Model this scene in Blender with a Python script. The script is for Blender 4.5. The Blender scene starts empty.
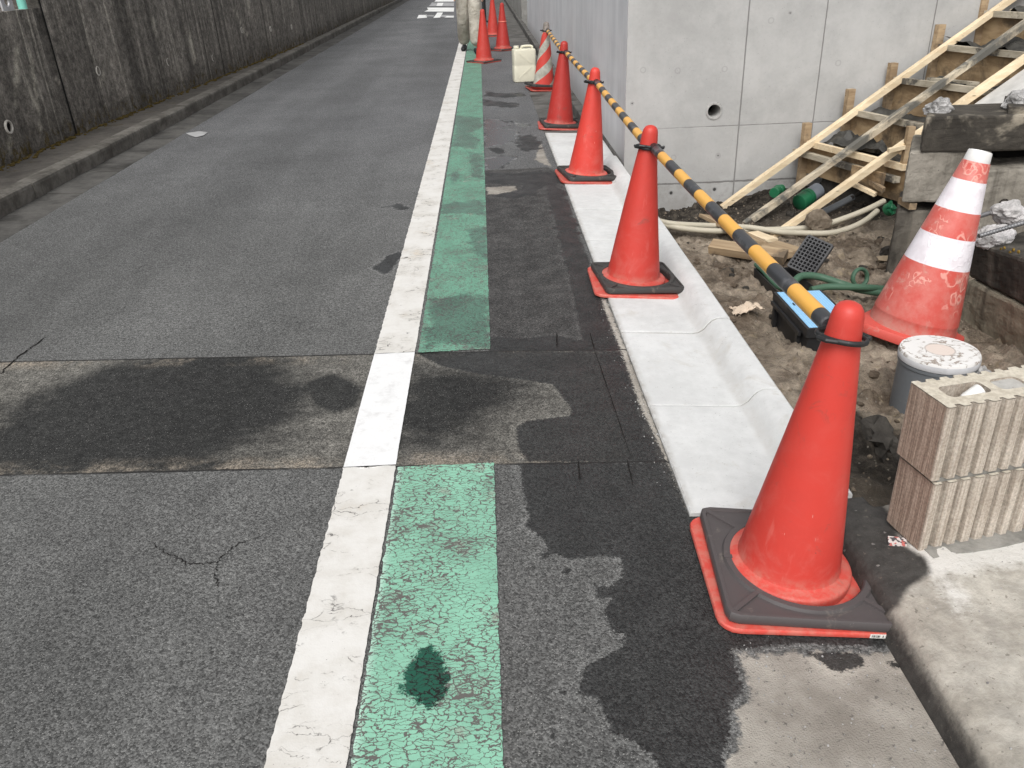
import bpy, bmesh, math, random
import numpy as np
from mathutils import Vector, Matrix, Euler
R_=math.radians
scene=bpy.context.scene; C=scene.collection
rng=np.random.default_rng(7); random.seed(7)

# ------------------------------------------------------------------ camera
FPX=828.0; H=1.33
Fv=np.array([479-512,-41-384,FPX]); Fv/=np.linalg.norm(Fv)
Dv=np.array([63.0,(FPX*FPX-33*63.0)/425.0,FPX]); Dv/=np.linalg.norm(Dv)
Rv=np.cross(Dv,Fv)
def ray(x,y):
    v=np.array([x-512,y-384,FPX]); return np.array([v@Rv,v@Fv,-(v@Dv)])
def G(x,y,z=0.0):
    r=ray(x,y); t=(z-H)/r[2]; return np.array([r[0]*t,r[1]*t,z])
def AY(x,y,Y):
    r=ray(x,y); t=Y/r[1]; return np.array([r[0]*t,Y,H+r[2]*t])
def AX(x,y,X):
    r=ray(x,y); t=X/r[0]; return np.array([X,r[1]*t,H+r[2]*t])
cam=bpy.data.cameras.new('camera'); camo=bpy.data.objects.new('camera',cam); C.objects.link(camo)
cols=[np.array([Rv[i],Fv[i],-Dv[i]]) for i in range(3)]
M=Matrix(((cols[0][0],-cols[1][0],-cols[2][0],0),(cols[0][1],-cols[1][1],-cols[2][1],0),(cols[0][2],-cols[1][2],-cols[2][2],H),(0,0,0,1)))
camo.matrix_world=M
cam.sensor_width=36; cam.lens=FPX/1024*36; cam.clip_end=500; cam.clip_start=0.05
scene.camera=camo

# ------------------------------------------------------------------ numpy noise
def vnoise(x,y,seed=0):
    xi=np.floor(x).astype(np.int64); yi=np.floor(y).astype(np.int64)
    fx=x-xi; fy=y-yi; fx=fx*fx*(3-2*fx); fy=fy*fy*(3-2*fy)
    def h(a,b):
        n=(a*374761393+b*668265263+seed*1274126177)&0x7fffffff
        n=((n^(n>>13))*1274126177)&0x7fffffff
        n=(n^(n>>16))&0xffff
        return n/65535.0
    a=h(xi,yi);b=h(xi+1,yi);c=h(xi,yi+1);d=h(xi+1,yi+1)
    return (a*(1-fx)+b*fx)*(1-fy)+(c*(1-fx)+d*fx)*fy
def fbm(x,y,oct=4,seed=0):
    s=0;a=1.0;t=0
    for o in range(oct):
        s=s+a*vnoise(x*2**o,y*2**o,seed+o*17); t+=a; a*=.5
    return s/t-.5
def sdpoly(px,py,poly):
    """signed distance, positive inside"""
    poly=np.asarray(poly)[:,:2]; n=len(poly); d=np.full(px.shape,1e9); ins=np.zeros(px.shape,bool)
    for i in range(n):
        ax,ay=poly[i]; bx,by=poly[(i+1)%n]
        ex,ey=bx-ax,by-ay; L=ex*ex+ey*ey+1e-12
        t=np.clip(((px-ax)*ex+(py-ay)*ey)/L,0,1)
        d=np.minimum(d,np.hypot(px-ax-t*ex,py-ay-t*ey))
        if abs(by-ay)>1e-9:
            c=((ay>py)!=(by>py))&(px<(bx-ax)*(py-ay)/(by-ay)+ax); ins^=c
    return np.where(ins,d,-d)

# ------------------------------------------------------------------ materials
class MT:
    def __init__(s,name):
        s.m=bpy.data.materials.new(name); s.m.use_nodes=True; s.t=s.m.node_tree; s.n=s.t.nodes; s.b=s.n['Principled BSDF']
        s.tc=s.n.new('ShaderNodeTexCoord'); s.co=s.tc.outputs['Object']
    def L(s,a,b): s.t.links.new(a,b)
    def put(s,sock,v):
        if isinstance(v,bpy.types.NodeSocket): s.L(v,sock)
        elif isinstance(v,(tuple,list)):
            sock.default_value=tuple(v)+((1,) if len(v)==3 and sock.type=='RGBA' else ())
        else: sock.default_value=v
    def mapping(s,scale=(1,1,1),rot=(0,0,0),loc=(0,0,0),src=None):
        n=s.n.new('ShaderNodeMapping'); s.L(src or s.co,n.inputs[0]); n.inputs['Scale'].default_value=scale; n.inputs['Rotation'].default_value=rot; n.inputs['Location'].default_value=loc
        return n.outputs[0]
    def noise(s,scale,detail=4,rough=.55,src=None,dist=0,out='Fac'):
        n=s.n.new('ShaderNodeTexNoise'); s.L(src or s.co,n.inputs['Vector']); n.inputs['Scale'].default_value=scale; n.inputs['Detail'].default_value=detail; n.inputs['Roughness'].default_value=rough; n.inputs['Distortion'].default_value=dist
        return n.outputs[out]
    def vor(s,scale,feat='F1',src=None,out='Distance',rand=1):
        n=s.n.new('ShaderNodeTexVoronoi'); n.feature=feat; s.L(src or s.co,n.inputs['Vector']); n.inputs['Scale'].default_value=scale; n.inputs['Randomness'].default_value=rand
        return n.outputs[out]
    def math(s,op,a,b=0.0,c=0.0,clamp=False):
        n=s.n.new('ShaderNodeMath'); n.operation=op; n.use_clamp=clamp
        s.put(n.inputs[0],a); s.put(n.inputs[1],b); s.put(n.inputs[2],c); return n.outputs[0]
    def rng(s,v,a,b,c=0.0,d=1.0,smooth=True):
        n=s.n.new('ShaderNodeMapRange'); n.clamp=True
        if smooth: n.interpolation_type='SMOOTHSTEP'
        s.put(n.inputs[0],v); n.inputs[1].default_value=a; n.inputs[2].default_value=b; n.inputs[3].default_value=c; n.inputs[4].default_value=d; return n.outputs[0]
    def mix(s,f,a,b,mode='MIX'):
        n=s.n.new('ShaderNodeMix'); n.data_type='RGBA'; n.blend_type=mode
        s.put(n.inputs[0],f); s.put(n.inputs[6],a); s.put(n.inputs[7],b); return n.outputs[2]
    def mul(s,col,f):
        n=s.n.new('ShaderNodeVectorMath'); n.operation='SCALE'; s.put(n.inputs[0],col); s.put(n.inputs[3],f); return n.outputs[0]
    def attr(s,name):
        n=s.n.new('ShaderNodeAttribute'); n.attribute_name=name; return n.outputs['Fac']
    def xyz(s,src=None):
        n=s.n.new('ShaderNodeSeparateXYZ'); s.L(src or s.co,n.inputs[0]); return n.outputs
    def comb(s,x,y,z):
        n=s.n.new('ShaderNodeCombineXYZ'); s.put(n.inputs[0],x); s.put(n.inputs[1],y); s.put(n.inputs[2],z); return n.outputs[0]
    def bump(s,h,strength=.3,dist=.01,nrm=None):
        n=s.n.new('ShaderNodeBump'); n.inputs['Strength'].default_value=strength; n.inputs['Distance'].default_value=dist; s.put(n.inputs['Height'],h)
        if nrm: s.L(nrm,n.inputs['Normal'])
        s.L(n.outputs[0],s.b.inputs['Normal']); return n.outputs[0]
    def out(s,col,rough=.8,spec=.3,metal=0.0):
        s.put(s.b.inputs['Base Color'],col); s.put(s.b.inputs['Roughness'],rough); s.put(s.b.inputs['Specular IOR Level'],spec); s.put(s.b.inputs['Metallic'],metal); return s.m

def lerp(a,b,t): return tuple(x*(1-t)+y*t for x,y in zip(a,b))

def mat_asphalt():
    k=MT('asphalt')
    wet=k.attr('wet'); tr=k.attr('trench'); conc=k.attr('conc'); stain=k.attr('stain'); new=k.attr('newpave')
    big=k.noise(1.1,5,.6); mid=k.noise(9,5,.6); fine=k.noise(230,3,.7)
    vc=k.vor(250,'F1',out='Color'); vd=k.vor(250,'F1'); 
    sx=k.n.new('ShaderNodeSeparateColor'); k.L(vc,sx.inputs[0])
    stone=k.math('MULTIPLY',k.rng(sx.outputs[0],.0,1.0,.45,1.65,False),k.rng(k.noise(75,5,.75),.25,.75,.62,1.40))
    light=k.math('GREATER_THAN',sx.outputs[1],.925)
    light=k.math('MULTIPLY',light,k.rng(vd,.35,.15))
    # dry asphalt, tyre-track bands along the road
    X=k.xyz()
    track=k.noise(1.0,3,.5,src=k.mapping((1.6,.10,1)))
    tone=k.math('MULTIPLY',k.rng(big,.3,.7,.88,1.12),k.rng(mid,.25,.75,.90,1.10))
    tone=k.math('MULTIPLY',tone,k.rng(track,.3,.7,.84,1.14))
    far=k.rng(X[1],3.0,9.0)
    base=k.mix(far,(.097,.097,.094),(.109,.110,.112))
    # the trench: older cut with brown and black stains
    trm=k.rng(tr,-.004,.004)
    tn=k.noise(2.2,6,.65,src=k.mapping((.7,1.3,1)),dist=.6)
    tcol=k.mix(k.rng(k.math('ADD',tn,k.math('MULTIPLY',stain,.42)),.26,.64),(.108,.103,.092),(.022,.022,.021)); tcol=k.mul(tcol,k.rng(k.noise(24,7,.75),.3,.7,.62,1.38))
    base=k.mix(trm,base,tcol)
    dust=k.noise(3.2,6,.7); edge=k.rng(tr,.10,.015)
    base=k.mix(k.math('MULTIPLY',k.math('MULTIPLY',trm,edge),k.math('MULTIPLY',k.rng(dust,.44,.60),k.rng(k.noise(45,5,.75),.35,.6,.3,1))),base,(.20,.172,.138))
    # younger, smoother black asphalt beside the gutter
    nm=k.rng(new,-.01,.02)
    base=k.mix(nm,base,k.mix(k.rng(mid,.3,.7),(.040,.039,.038),(.066,.064,.062)))
    # cement apron at the old gutter
    cw=k.math('ADD',conc,k.math('MULTIPLY',k.math('SUBTRACT',k.noise(28,6,.7),.5),.09))
    cm=k.rng(cw,-.004,.012)
    ccol=k.mix(k.rng(k.noise(5,6,.65),.3,.7),(.20,.18,.155),(.36,.335,.295))
    ccol=k.mix(k.rng(k.noise(70,4,.7),.60,.68),ccol,(.12,.11,.10))
    col=k.mul(base,k.math('MULTIPLY',tone,k.mix(far,stone,(1,1,1)) if False else stone))
    col=k.mix(k.math('MULTIPLY',light,k.rng(X[1],8,3,.25,.75)),col,(.42,.41,.385))
    col=k.mix(cm,col,ccol)
    # wetness: same surface, darker and smoother
    wn=k.math('ADD',wet,k.math('ADD',k.math('MULTIPLY',k.math('SUBTRACT',k.noise(95,6,.80),.5),k.rng(X[1],2,6,.052,.09)),k.math('MULTIPLY',k.math('SUBTRACT',k.noise(8,5,.7),.5),k.rng(X[1],3,5.5,.0,.30))))
    wm=k.rng(wn,-.002,.004)
    rim=k.math('MULTIPLY',k.rng(wn,-.03,-.004),k.math('SUBTRACT',1.0,wm))
    col=k.mul(col,k.rng(rim,0,1,1,1.22))
    wc=k.mix(.78,k.mul(col,.34),k.mul((.029,.0295,.029),k.math('MULTIPLY',stone,k.rng(mid,.2,.8,.8,1.25))))
    col=k.mix(wm,col,wc)
    # seams of the cut
    sn=k.math('MULTIPLY',k.math('SUBTRACT',k.noise(30,4,.6),.5),.012)
    sw=k.rng(k.math('ABSOLUTE',k.math('ADD',tr,sn)),.0075,.002)
    sw=k.math('MULTIPLY',sw,k.rng(k.noise(4,3),.30,.5,.35,1))
    col=k.mix(sw,col,(.018,.017,.016))
    # films of standing water in the far puddles
    pud=k.attr('puddle')
    pn=k.rng(k.math('ADD',pud,k.math('MULTIPLY',k.math('SUBTRACT',k.noise(14,6,.65),.5),.10)),-.004,.01)
    rough=k.mix(wm,k.rng(mid,.3,.7,.78,.92),k.rng(k.noise(7,4),.35,.65,.42,.62))
    rough=k.mix(pn,rough,(.27,.27,.27))
    h=k.math('ADD',k.math('MULTIPLY',vd,-.8),k.math('MULTIPLY',fine,.7))
    h=k.math('MULTIPLY',h,k.math('SUBTRACT',1.0,k.math('MULTIPLY',pn,.8)))
    h=k.math('SUBTRACT',h,k.math('MULTIPLY',sw,1.5))
    k.bump(h,.6,.003)
    return k.out(col,rough,.32)

def mat_white(name,fresh=False):
    k=MT(name)
    dn=k.mapping((1,1,1)); 
    wob=k.noise(18,4,.6,out='Color'); v=k.n.new('ShaderNodeVectorMath'); v.operation='MULTIPLY_ADD'; k.L(wob,v.inputs[0]); v.inputs[1].default_value=(.06,.06,0); k.L(k.co,v.inputs[2])
    m=k.mapping((9,30,1),src=v.outputs[0])
    e=k.vor(1,'DISTANCE_TO_EDGE',src=m)
    gate=k.rng(k.noise(6,5,.65),.50,.62)
    crack=k.math('MULTIPLY',k.rng(e,.022,.005),gate)
    e2=k.vor(1,'DISTANCE_TO_EDGE',src=k.mapping((34,80,1),src=v.outputs[0]))
    crack2=k.math('MULTIPLY',k.rng(e2,.05,.01),k.rng(k.noise(9,4,.6),.60,.70))
    pits=k.rng(k.noise(210,2,.5),.735,.775)
    crack=k.math('MAXIMUM',k.math('MAXIMUM',crack,crack2),pits)
    dirt=k.rng(k.noise(6,6,.7),.35,.75)
    if fresh:
        col=k.mix(k.rng(k.noise(14,6,.7),.5,.75),(.73,.73,.725),(.58,.575,.565)); crack=k.math('MULTIPLY',crack,.06)
    else:
        col=k.mix(dirt,(.66,.645,.615),(.53,.505,.46)); col=k.mix(k.rng(k.noise(3,5,.7),.60,.75),col,(.60,.52,.42))
    col=k.mix(crack,col,(.09,.085,.08))
    k.bump(k.math('ADD',k.math('MULTIPLY',crack,-1.0),k.math('MULTIPLY',k.noise(120,3),.5)),.4,.003)
    return k.out(col,.62,.3)

def mat_green():
    k=MT('green_paint')
    X=k.xyz(); 
    wob=k.noise(26,4,.65,out='Color'); v=k.n.new('ShaderNodeVectorMath'); v.operation='MULTIPLY_ADD'; k.L(wob,v.inputs[0]); v.inputs[1].default_value=(.050,.034,0); k.L(k.co,v.inputs[2])
    e=k.vor(1,'DISTANCE_TO_EDGE',src=k.mapping((44,92,1),src=v.outputs[0]))
    e2=k.vor(1,'DISTANCE_TO_EDGE',src=k.mapping((100,190,1),src=v.outputs[0]))
    wear=k.noise(5.5,5,.62)
    near=k.rng(X[1],2.2,2.6,1,0)
    th=k.math('MULTIPLY',k.rng(wear,.30,.74,.02,.095),k.rng(X[1],2.3,4.5,1,.55))
    n=k.n.new('ShaderNodeMath'); n.operation='LESS_THAN'
    crack=k.rng(k.math('SUBTRACT',e,th),.02,-.02)
    crack=k.math('MAXIMUM',crack,k.math('MULTIPLY',k.rng(k.math('SUBTRACT',e2,k.math('MULTIPLY',th,.6)),.03,-.03),k.rng(wear,.50,.66)))
    chip=k.math('MAXIMUM',k.rng(k.noise(120,4,.65),.63,.66),k.math('MULTIPLY',k.rng(k.noise(1,5,.72,src=k.mapping((60,34,1))),.545,.60,0,.75),k.math('MULTIPLY',k.rng(X[1],2.3,2.8),k.rng(k.noise(3.5,4),.38,.56,.25,1))))
    crack=k.math('MAXIMUM',crack,chip)
    wet=k.attr('wet'); wm=k.rng(k.math('ADD',wet,k.math('MULTIPLY',k.math('SUBTRACT',k.noise(16,6,.65),.5),.16)),-.01,.03)
    g=k.mix(near,(.150,.345,.245),(.240,.495,.360))
    g=k.mix(k.rng(k.noise(4,5,.7),.35,.7),g,k.mul(g,.80))
    g=k.mix(k.rng(k.noise(11,5,.7),.56,.72),g,(.30,.36,.29))
    g=k.mix(k.math('MULTIPLY',k.rng(k.noise(19,6,.75,src=k.mapping((1,.55,1))),.52,.66,0,.55),k.rng(X[1],2.3,3.2)),g,(.13,.165,.14)); pale=k.math('MULTIPLY',k.attr('leftedge'),near)
    g=k.mix(k.math('MULTIPLY',pale,.8),g,(.48,.66,.56))
    col=k.mix(crack,g,(.115,.108,.10))
    col=k.mix(wm,col,k.mul(col,.55))
    sp=k.attr('spill'); sm=k.rng(k.math('ADD',sp,k.math('MULTIPLY',k.math('SUBTRACT',k.noise(60,7,.82),.5),.10)),-.003,.006)
    col=k.mix(sm,col,k.mul(k.mix(crack,(.015,.085,.055),(.012,.014,.012)),1.0))
    k.bump(k.math('ADD',k.math('MULTIPLY',crack,-1.0),k.math('MULTIPLY',k.noise(140,3),.5)),.45,.003)
    rough=k.mix(k.math('MAXIMUM',wm,sm),(.66,.66,.66),(.33,.33,.33))
    return k.out(col,rough,.32)

def mat_concrete(name,c1,c2,scale=3,speck=.5,rough=.85,bump=.25,streak=None,dark=None,wetbase=None):
    k=MT(name)
    n1=k.noise(scale,7,.62); n2=k.noise(scale*7,5,.6)
    col=k.mix(k.rng(k.math('ADD',k.math('MULTIPLY',n1,.7),k.math('MULTIPLY',n2,.3)),.35,.65),c1,c2)
    if streak:
        st=k.noise(1,5,.6,src=k.mapping(streak[0])); col=k.mix(k.math('MULTIPLY',k.rng(st,streak[2],streak[3]),streak[4]),col,streak[1])
    if dark:
        dn=k.noise(dark[0],6,.65,dist=.4,src=k.mapping(loc=dark[4]) if len(dark)>4 else None); col=k.mix(k.rng(dn,dark[2],dark[3]),col,dark[1])
    pits=k.rng(k.noise(95,3,.6),.69,.73)
    col=k.mix(k.math('MULTIPLY',pits,speck),col,k.mul(col,.35))
    k.bump(k.math('ADD',k.noise(60,5,.65),k.math('MULTIPLY',pits,-.6)),bump,.006)
    return k.out(col,rough,.25)

def mat_wallface():
    k=MT('fair_faced_concrete'); X=k.xyz()
    n1=k.noise(1.6,7,.62,dist=.3); n2=k.noise(7,6,.65); n3=k.noise(45,4,.6)
    f=k.math('ADD',k.math('MULTIPLY',n1,.6),k.math('ADD',k.math('MULTIPLY',n2,.3),k.math('MULTIPLY',n3,.1)))
    col=k.mix(k.rng(f,.36,.64),(.355,.352,.343),(.465,.459,.447))
    # panels differ a little, lower lift is rougher
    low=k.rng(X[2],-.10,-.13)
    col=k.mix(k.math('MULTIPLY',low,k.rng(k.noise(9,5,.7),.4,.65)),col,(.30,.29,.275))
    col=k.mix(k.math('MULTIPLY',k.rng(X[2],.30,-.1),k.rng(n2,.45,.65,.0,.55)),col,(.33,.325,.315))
    st=k.noise(1,4,.6,src=k.mapping((9,9,.5))); col=k.mix(k.rng(st,.55,.75,0,.28),col,(.34,.33,.315))
    jit=k.math('MULTIPLY',k.math('SUBTRACT',k.noise(14,5,.7),.5),.02)
    def line(sock,pos,w,j=jit):
        return k.rng(k.math('ABSOLUTE',k.math('SUBTRACT',k.math('ADD',sock,j),pos)),w,w*.35)
    j2=k.math('MULTIPLY',jit,.25)
    v1=line(X[0],1.725,.0065,j2); v2=line(X[0],2.235,.0055,j2); v3=line(X[0],2.95,.0055,j2)
    h1=k.math('MULTIPLY',line(X[2],.255,.004,j2),k.rng(k.noise(3,3),.38,.55,.15,.9)); h2=line(X[2],-.128,.009)
    ln=k.math('MAXIMUM',k.math('MAXIMUM',v1,v2),k.math('MAXIMUM',k.math('MAXIMUM',h1,v3),h2))
    col=k.mix(k.math('MULTIPLY',ln,.75),col,(.13,.125,.12))
    hole=k.attr('hole')
    col=k.mix(k.rng(hole,-.010,-.002,0,.45),col,(.25,.245,.24))
    col=k.mix(k.rng(hole,.0,.004),col,(.05,.048,.045))
    ring=k.attr('plug'); col=k.mix(k.math('MULTIPLY',k.rng(k.math('ABSOLUTE',ring),.006,.002),.28),col,(.2,.195,.19))
    pit=k.rng(k.vor(26),.055,.03); pit=k.math('MULTIPLY',pit,k.rng(k.noise(5,3),.48,.56))
    pit2=k.math('MULTIPLY',k.rng(k.noise(120,2,.5),.70,.73),.6)
    col=k.mix(k.math('MULTIPLY',k.math('MAXIMUM',pit,pit2),.7),col,(.17,.165,.16))
    hh=k.math('SUBTRACT',k.math('MULTIPLY',k.noise(30,6,.65),.4),k.math('ADD',k.math('MULTIPLY',ln,1.2),k.math('ADD',k.math('MULTIPLY',pit,.8),k.math('MULTIPLY',k.rng(hole,-.002,.004),2.0))))
    k.bump(hh,.35,.006)
    return k.out(col,.8,.25)

def mat_roadwall():
    k=MT('lavender_grey_concrete')
    st=k.noise(1,6,.62,src=k.mapping((2.6,2.6,.22))); st2=k.noise(1,5,.6,src=k.mapping((15,15,.5))); n=k.noise(2.5,6,.62)
    f=k.math('ADD',k.math('MULTIPLY',st,.4),k.math('ADD',k.math('MULTIPLY',st2,.2),k.math('MULTIPLY',n,.4)))
    col=k.mix(k.rng(f,.38,.62),(.56,.56,.578),(.68,.68,.695))
    X=k.xyz()
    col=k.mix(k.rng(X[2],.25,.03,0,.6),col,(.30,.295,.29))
    k.bump(k.math('ADD',f,k.math('MULTIPLY',k.noise(60,4),.3)),.3,.006)
    return k.out(col,.75,.3)

def mat_gutter():
    k=MT('white_precast'); X=k.xyz()
    n1=k.noise(3.0,7,.65); n2=k.noise(22,6,.7)
    col=k.mix(k.rng(k.math('ADD',k.math('MULTIPLY',n1,.6),k.math('MULTIPLY',n2,.4)),.36,.64),(.55,.553,.545),(.66,.663,.655))
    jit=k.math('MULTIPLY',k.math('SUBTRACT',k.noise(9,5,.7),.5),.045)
    cr=k.rng(k.math('ABSOLUTE',k.math('SUBTRACT',k.math('ADD',X[0],jit),.805)),.030,.004)  # shade line in the crease at the kerb foot, painted into the colour
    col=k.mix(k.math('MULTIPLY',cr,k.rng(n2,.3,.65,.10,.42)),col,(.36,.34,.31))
    ed=k.rng(k.math('ADD',X[0],k.math('MULTIPLY',jit,.5)),.515,.489); col=k.mix(k.math('MULTIPLY',ed,k.rng(n2,.35,.6,.1,.7)),col,(.33,.31,.28))
    st=k.rng(k.noise(4.5,6,.7,dist=.8),.56,.72); col=k.mix(k.math('MULTIPLY',st,.5),col,(.47,.44,.385))
    pr=k.rng(k.noise(14,7,.75),.60,.70,0,.5); col=k.mix(pr,col,(.43,.41,.37))
    pit=k.rng(k.noise(150,3,.6),.67,.71,0,.55); col=k.mix(pit,col,(.22,.21,.19))
    dots=k.rng(k.vor(38),.07,.045); dots=k.math('MULTIPLY',dots,k.rng(k.noise(4,3),.50,.58,0,.8)); col=k.mix(dots,col,(.14,.13,.12))
    k.bump(k.math('ADD',k.math('MULTIPLY',n2,.5),k.math('ADD',k.math('MULTIPLY',k.noise(90,4,.7),.4),k.math('MULTIPLY',pit,-.5))),.22,.004)
    return k.out(col,.8,.22)

def mat_oldwall():
    k=MT('weathered_concrete'); X=k.xyz()
    n=k.noise(1.5,6,.65); st=k.noise(1,7,.68,src=k.mapping((1,5,.32)),dist=.25); st2=k.noise(1,6,.65,src=k.mapping((1,16,.45)))
    f=k.math('ADD',k.math('MULTIPLY',st,.55),k.math('MULTIPLY',st2,.45))
    col=k.mix(k.rng(f,.36,.62),(.085,.078,.069),(.29,.265,.232))
    col=k.mix(k.rng(n,.42,.66,0,.6),col,(.105,.096,.085))
    wht=k.rng(k.noise(1,5,.6,src=k.mapping((1,11,.16),loc=(0,3.3,0))),.60,.69)
    wht=k.math('MULTIPLY',wht,k.rng(k.noise(1,5,.7,src=k.mapping((1,38,2.2))),.34,.58))
    col=k.mix(k.math('MULTIPLY',wht,.8),col,(.42,.39,.335))
    base=k.rng(k.math('ADD',X[2],k.math('MULTIPLY',k.math('SUBTRACT',k.noise(4,5,.6),.5),.5)),.42,.12)
    col=k.mix(k.math('MULTIPLY',base,.55),col,(.060,.054,.047))
    col=k.mix(k.math('MULTIPLY',k.rng(X[2],.30,.12),k.rng(k.noise(12,5,.7),.50,.62)),col,(.075,.055,.018))
    drip=k.attr('drip'); col=k.mix(drip,col,(.46,.43,.36))
    col=k.mul(col,k.math('MULTIPLY',k.rng(k.noise(70,5,.7),.3,.7,.7,1.3),k.rng(k.noise(17,8,.78,dist=.4),.32,.68,.5,1.5)))
    jt=k.rng(k.math('ABSOLUTE',k.math('SUBTRACT',X[1],7.47)),.011,.004)
    for yy in (11.6,16.2,21):
        jt=k.math('MAXIMUM',jt,k.rng(k.math('ABSOLUTE',k.math('SUBTRACT',X[1],yy)),.016,.006))
    col=k.mix(jt,col,(.008,.008,.008))
    k.bump(k.math('SUBTRACT',k.noise(35,6,.7),k.math('MULTIPLY',jt,2)),.5,.01)
    return k.out(col,.92,.2)

def mat_soil():
    k=MT('soil'); X=k.xyz()
    n=k.noise(2.6,7,.66,dist=.4); n2=k.noise(22,6,.7); damp=k.attr('damp')
    col=k.mix(k.rng(n,.36,.64),(.165,.128,.095),(.41,.345,.27))
    col=k.mix(k.rng(k.noise(6,6,.7),.50,.66,0,.8),col,(.115,.090,.068))
    col=k.mix(k.rng(k.noise(9,5,.7,src=k.mapping(loc=(5,2,0))),.57,.68,0,.7),col,(.33,.265,.175))
    dm=k.rng(k.math('ADD',damp,k.math('MULTIPLY',k.math('SUBTRACT',n2,.5),.5)),.35,.65)
    col=k.mix(dm,col,k.mul(k.mix(k.rng(n2,.35,.65),(.036,.031,.026),(.075,.064,.052)),1.0))
    col=k.mul(col,k.rng(n2,.28,.72,.62,1.32))
    gr=k.vor(85,'F1',out='Color'); sp=k.n.new('ShaderNodeSeparateColor'); k.L(gr,sp.inputs[0])
    col=k.mix(k.math('MULTIPLY',k.math('GREATER_THAN',sp.outputs[0],.90),k.rng(k.vor(85),.4,.2,0,.6)),col,(.33,.30,.255))
    h=k.math('ADD',k.noise(28,8,.75),k.math('MULTIPLY',k.noise(150,4,.7),.35))
    k.bump(h,1.0,.022)
    return k.out(col,.93,.15)

def mat_slab():
    k=MT('rough_cement'); X=k.xyz()
    n=k.noise(3.2,7,.66,dist=.5); n2=k.noise(26,6,.7)
    col=k.mix(k.rng(n,.36,.64),(.33,.305,.262),(.47,.445,.395))
    col=k.mul(col,k.rng(n2,.3,.7,.80,1.15))
    fresh=k.attr('fresh'); col=k.mix(k.rng(k.math('ADD',fresh,k.math('MULTIPLY',k.math('SUBTRACT',n2,.5),.12)),-.02,.03),col,(.60,.585,.55))
    dk=k.attr('dark'); dm=k.rng(k.math('ADD',dk,k.math('MULTIPLY',k.math('SUBTRACT',k.noise(60,6,.75),.5),.014)),-.006,.012)
    stone=k.vor(160,'F1',out='Color'); sp=k.n.new('ShaderNodeSeparateColor'); k.L(stone,sp.inputs[0])
    col=k.mix(dm,col,k.mix(k.math('GREATER_THAN',sp.outputs[0],.997),k.mul((.055,.052,.048),k.rng(n2,.2,.8,.6,1.4)),(.2,.19,.18)))
    pit=k.rng(k.noise(80,3,.6),.64,.70,0,.7); col=k.mix(pit,col,(.14,.125,.105))
    k.bump(k.math('ADD',k.noise(45,7,.7),k.math('MULTIPLY',sp.outputs[1],.25)),.55,.008)
    return k.out(col,k.mix(dm,(.9,.9,.9),(.62,.62,.62)),.25)

def mat_plastic(name,col,rough=.45,dirt=.35,dirtcol=(.30,.24,.20),scratch=.3,spec=.4):
    k=MT(name)
    n=k.noise(9,6,.65); c=k.mix(k.rng(n,.35,.7,0,.35),col,tuple(x*.80 for x in col))
    d=k.rng(k.noise(16,7,.72,dist=.5),.58,.72,0,dirt); c=k.mix(d,c,dirtcol)
    s=k.rng(k.noise(1,4,.6,src=k.mapping((120,120,14))),.70,.74,0,scratch); s=k.math('MULTIPLY',s,k.rng(k.noise(7,3),.5,.6))
    c=k.mix(s,c,lerp(col,(.9,.85,.8),.55))
    sp=k.rng(k.noise(75,3,.6),.71,.74,0,scratch*1.6); c=k.mix(sp,c,lerp(col,(.05,.04,.04),.6))
    k.bump(k.noise(50,4),.06,.004)
    return k.out(c,k.rng(n,.3,.7,rough-.06,rough+.12),spec)

def mat_conered(name,col,bleach):
    k=MT(name); X=k.xyz(); oi=k.n.new('ShaderNodeObjectInfo'); va=k.n.new('ShaderNodeVectorMath'); va.operation='ADD'; k.L(k.co,va.inputs[0]); cx_=k.comb(k.math('MULTIPLY',oi.outputs['Random'],13.0),k.math('MULTIPLY',oi.outputs['Random'],7.0),k.math('MULTIPLY',oi.outputs['Random'],3.0)); k.L(cx_,va.inputs[1]); k.co=va.outputs[0]
    n=k.noise(7,6,.65); c=k.mix(k.rng(n,.38,.68,0,.5),col,tuple(x*.86 for x in col))
    dust=k.math('MULTIPLY',k.rng(k.noise(10,7,.72,dist=.6),.46,.70,0,1),k.rng(X[2],.50,.03,.05,.32))
    c=k.mix(dust,c,lerp(col,(.62,.42,.36),bleach))
    st=k.rng(k.noise(1,4,.6,src=k.mapping((45,45,5))),.62,.72,0,.16); c=k.mix(st,c,lerp(col,(.80,.45,.38),.5))
    scr=k.math('MULTIPLY',k.rng(k.noise(1,3,.6,src=k.mapping((150,150,22),rot=(.2,.3,0))),.71,.74,0,.7),k.rng(k.noise(8,3),.54,.62))
    c=k.mix(scr,c,(.80,.58,.52)); gm=k.math('MULTIPLY',k.rng(k.noise(17,7,.75,dist=.8),.57,.70),k.rng(k.noise(4,3),.45,.6)); c=k.mix(k.math('MULTIPLY',gm,.55),c,(.20,.075,.06)); ft=k.math('MULTIPLY',k.rng(X[2],.085,.05),k.rng(k.noise(22,6,.72),.40,.62,.1,.6)); c=k.mix(ft,c,(.50,.20,.155)); c=k.mul(c,k.rng(oi.outputs['Random'],0,1,.88,1.08))
    bl=k.rng(k.noise(26,6,.7),.69,.73,0,.75); c=k.mix(bl,c,(.16,.05,.04))
    k.bump(k.math('ADD',k.noise(40,4),k.math('MULTIPLY',k.noise(8,3),2.0)),.08,.004)
    return k.out(c,k.rng(n,.3,.7,.40,.58),.42)

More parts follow.
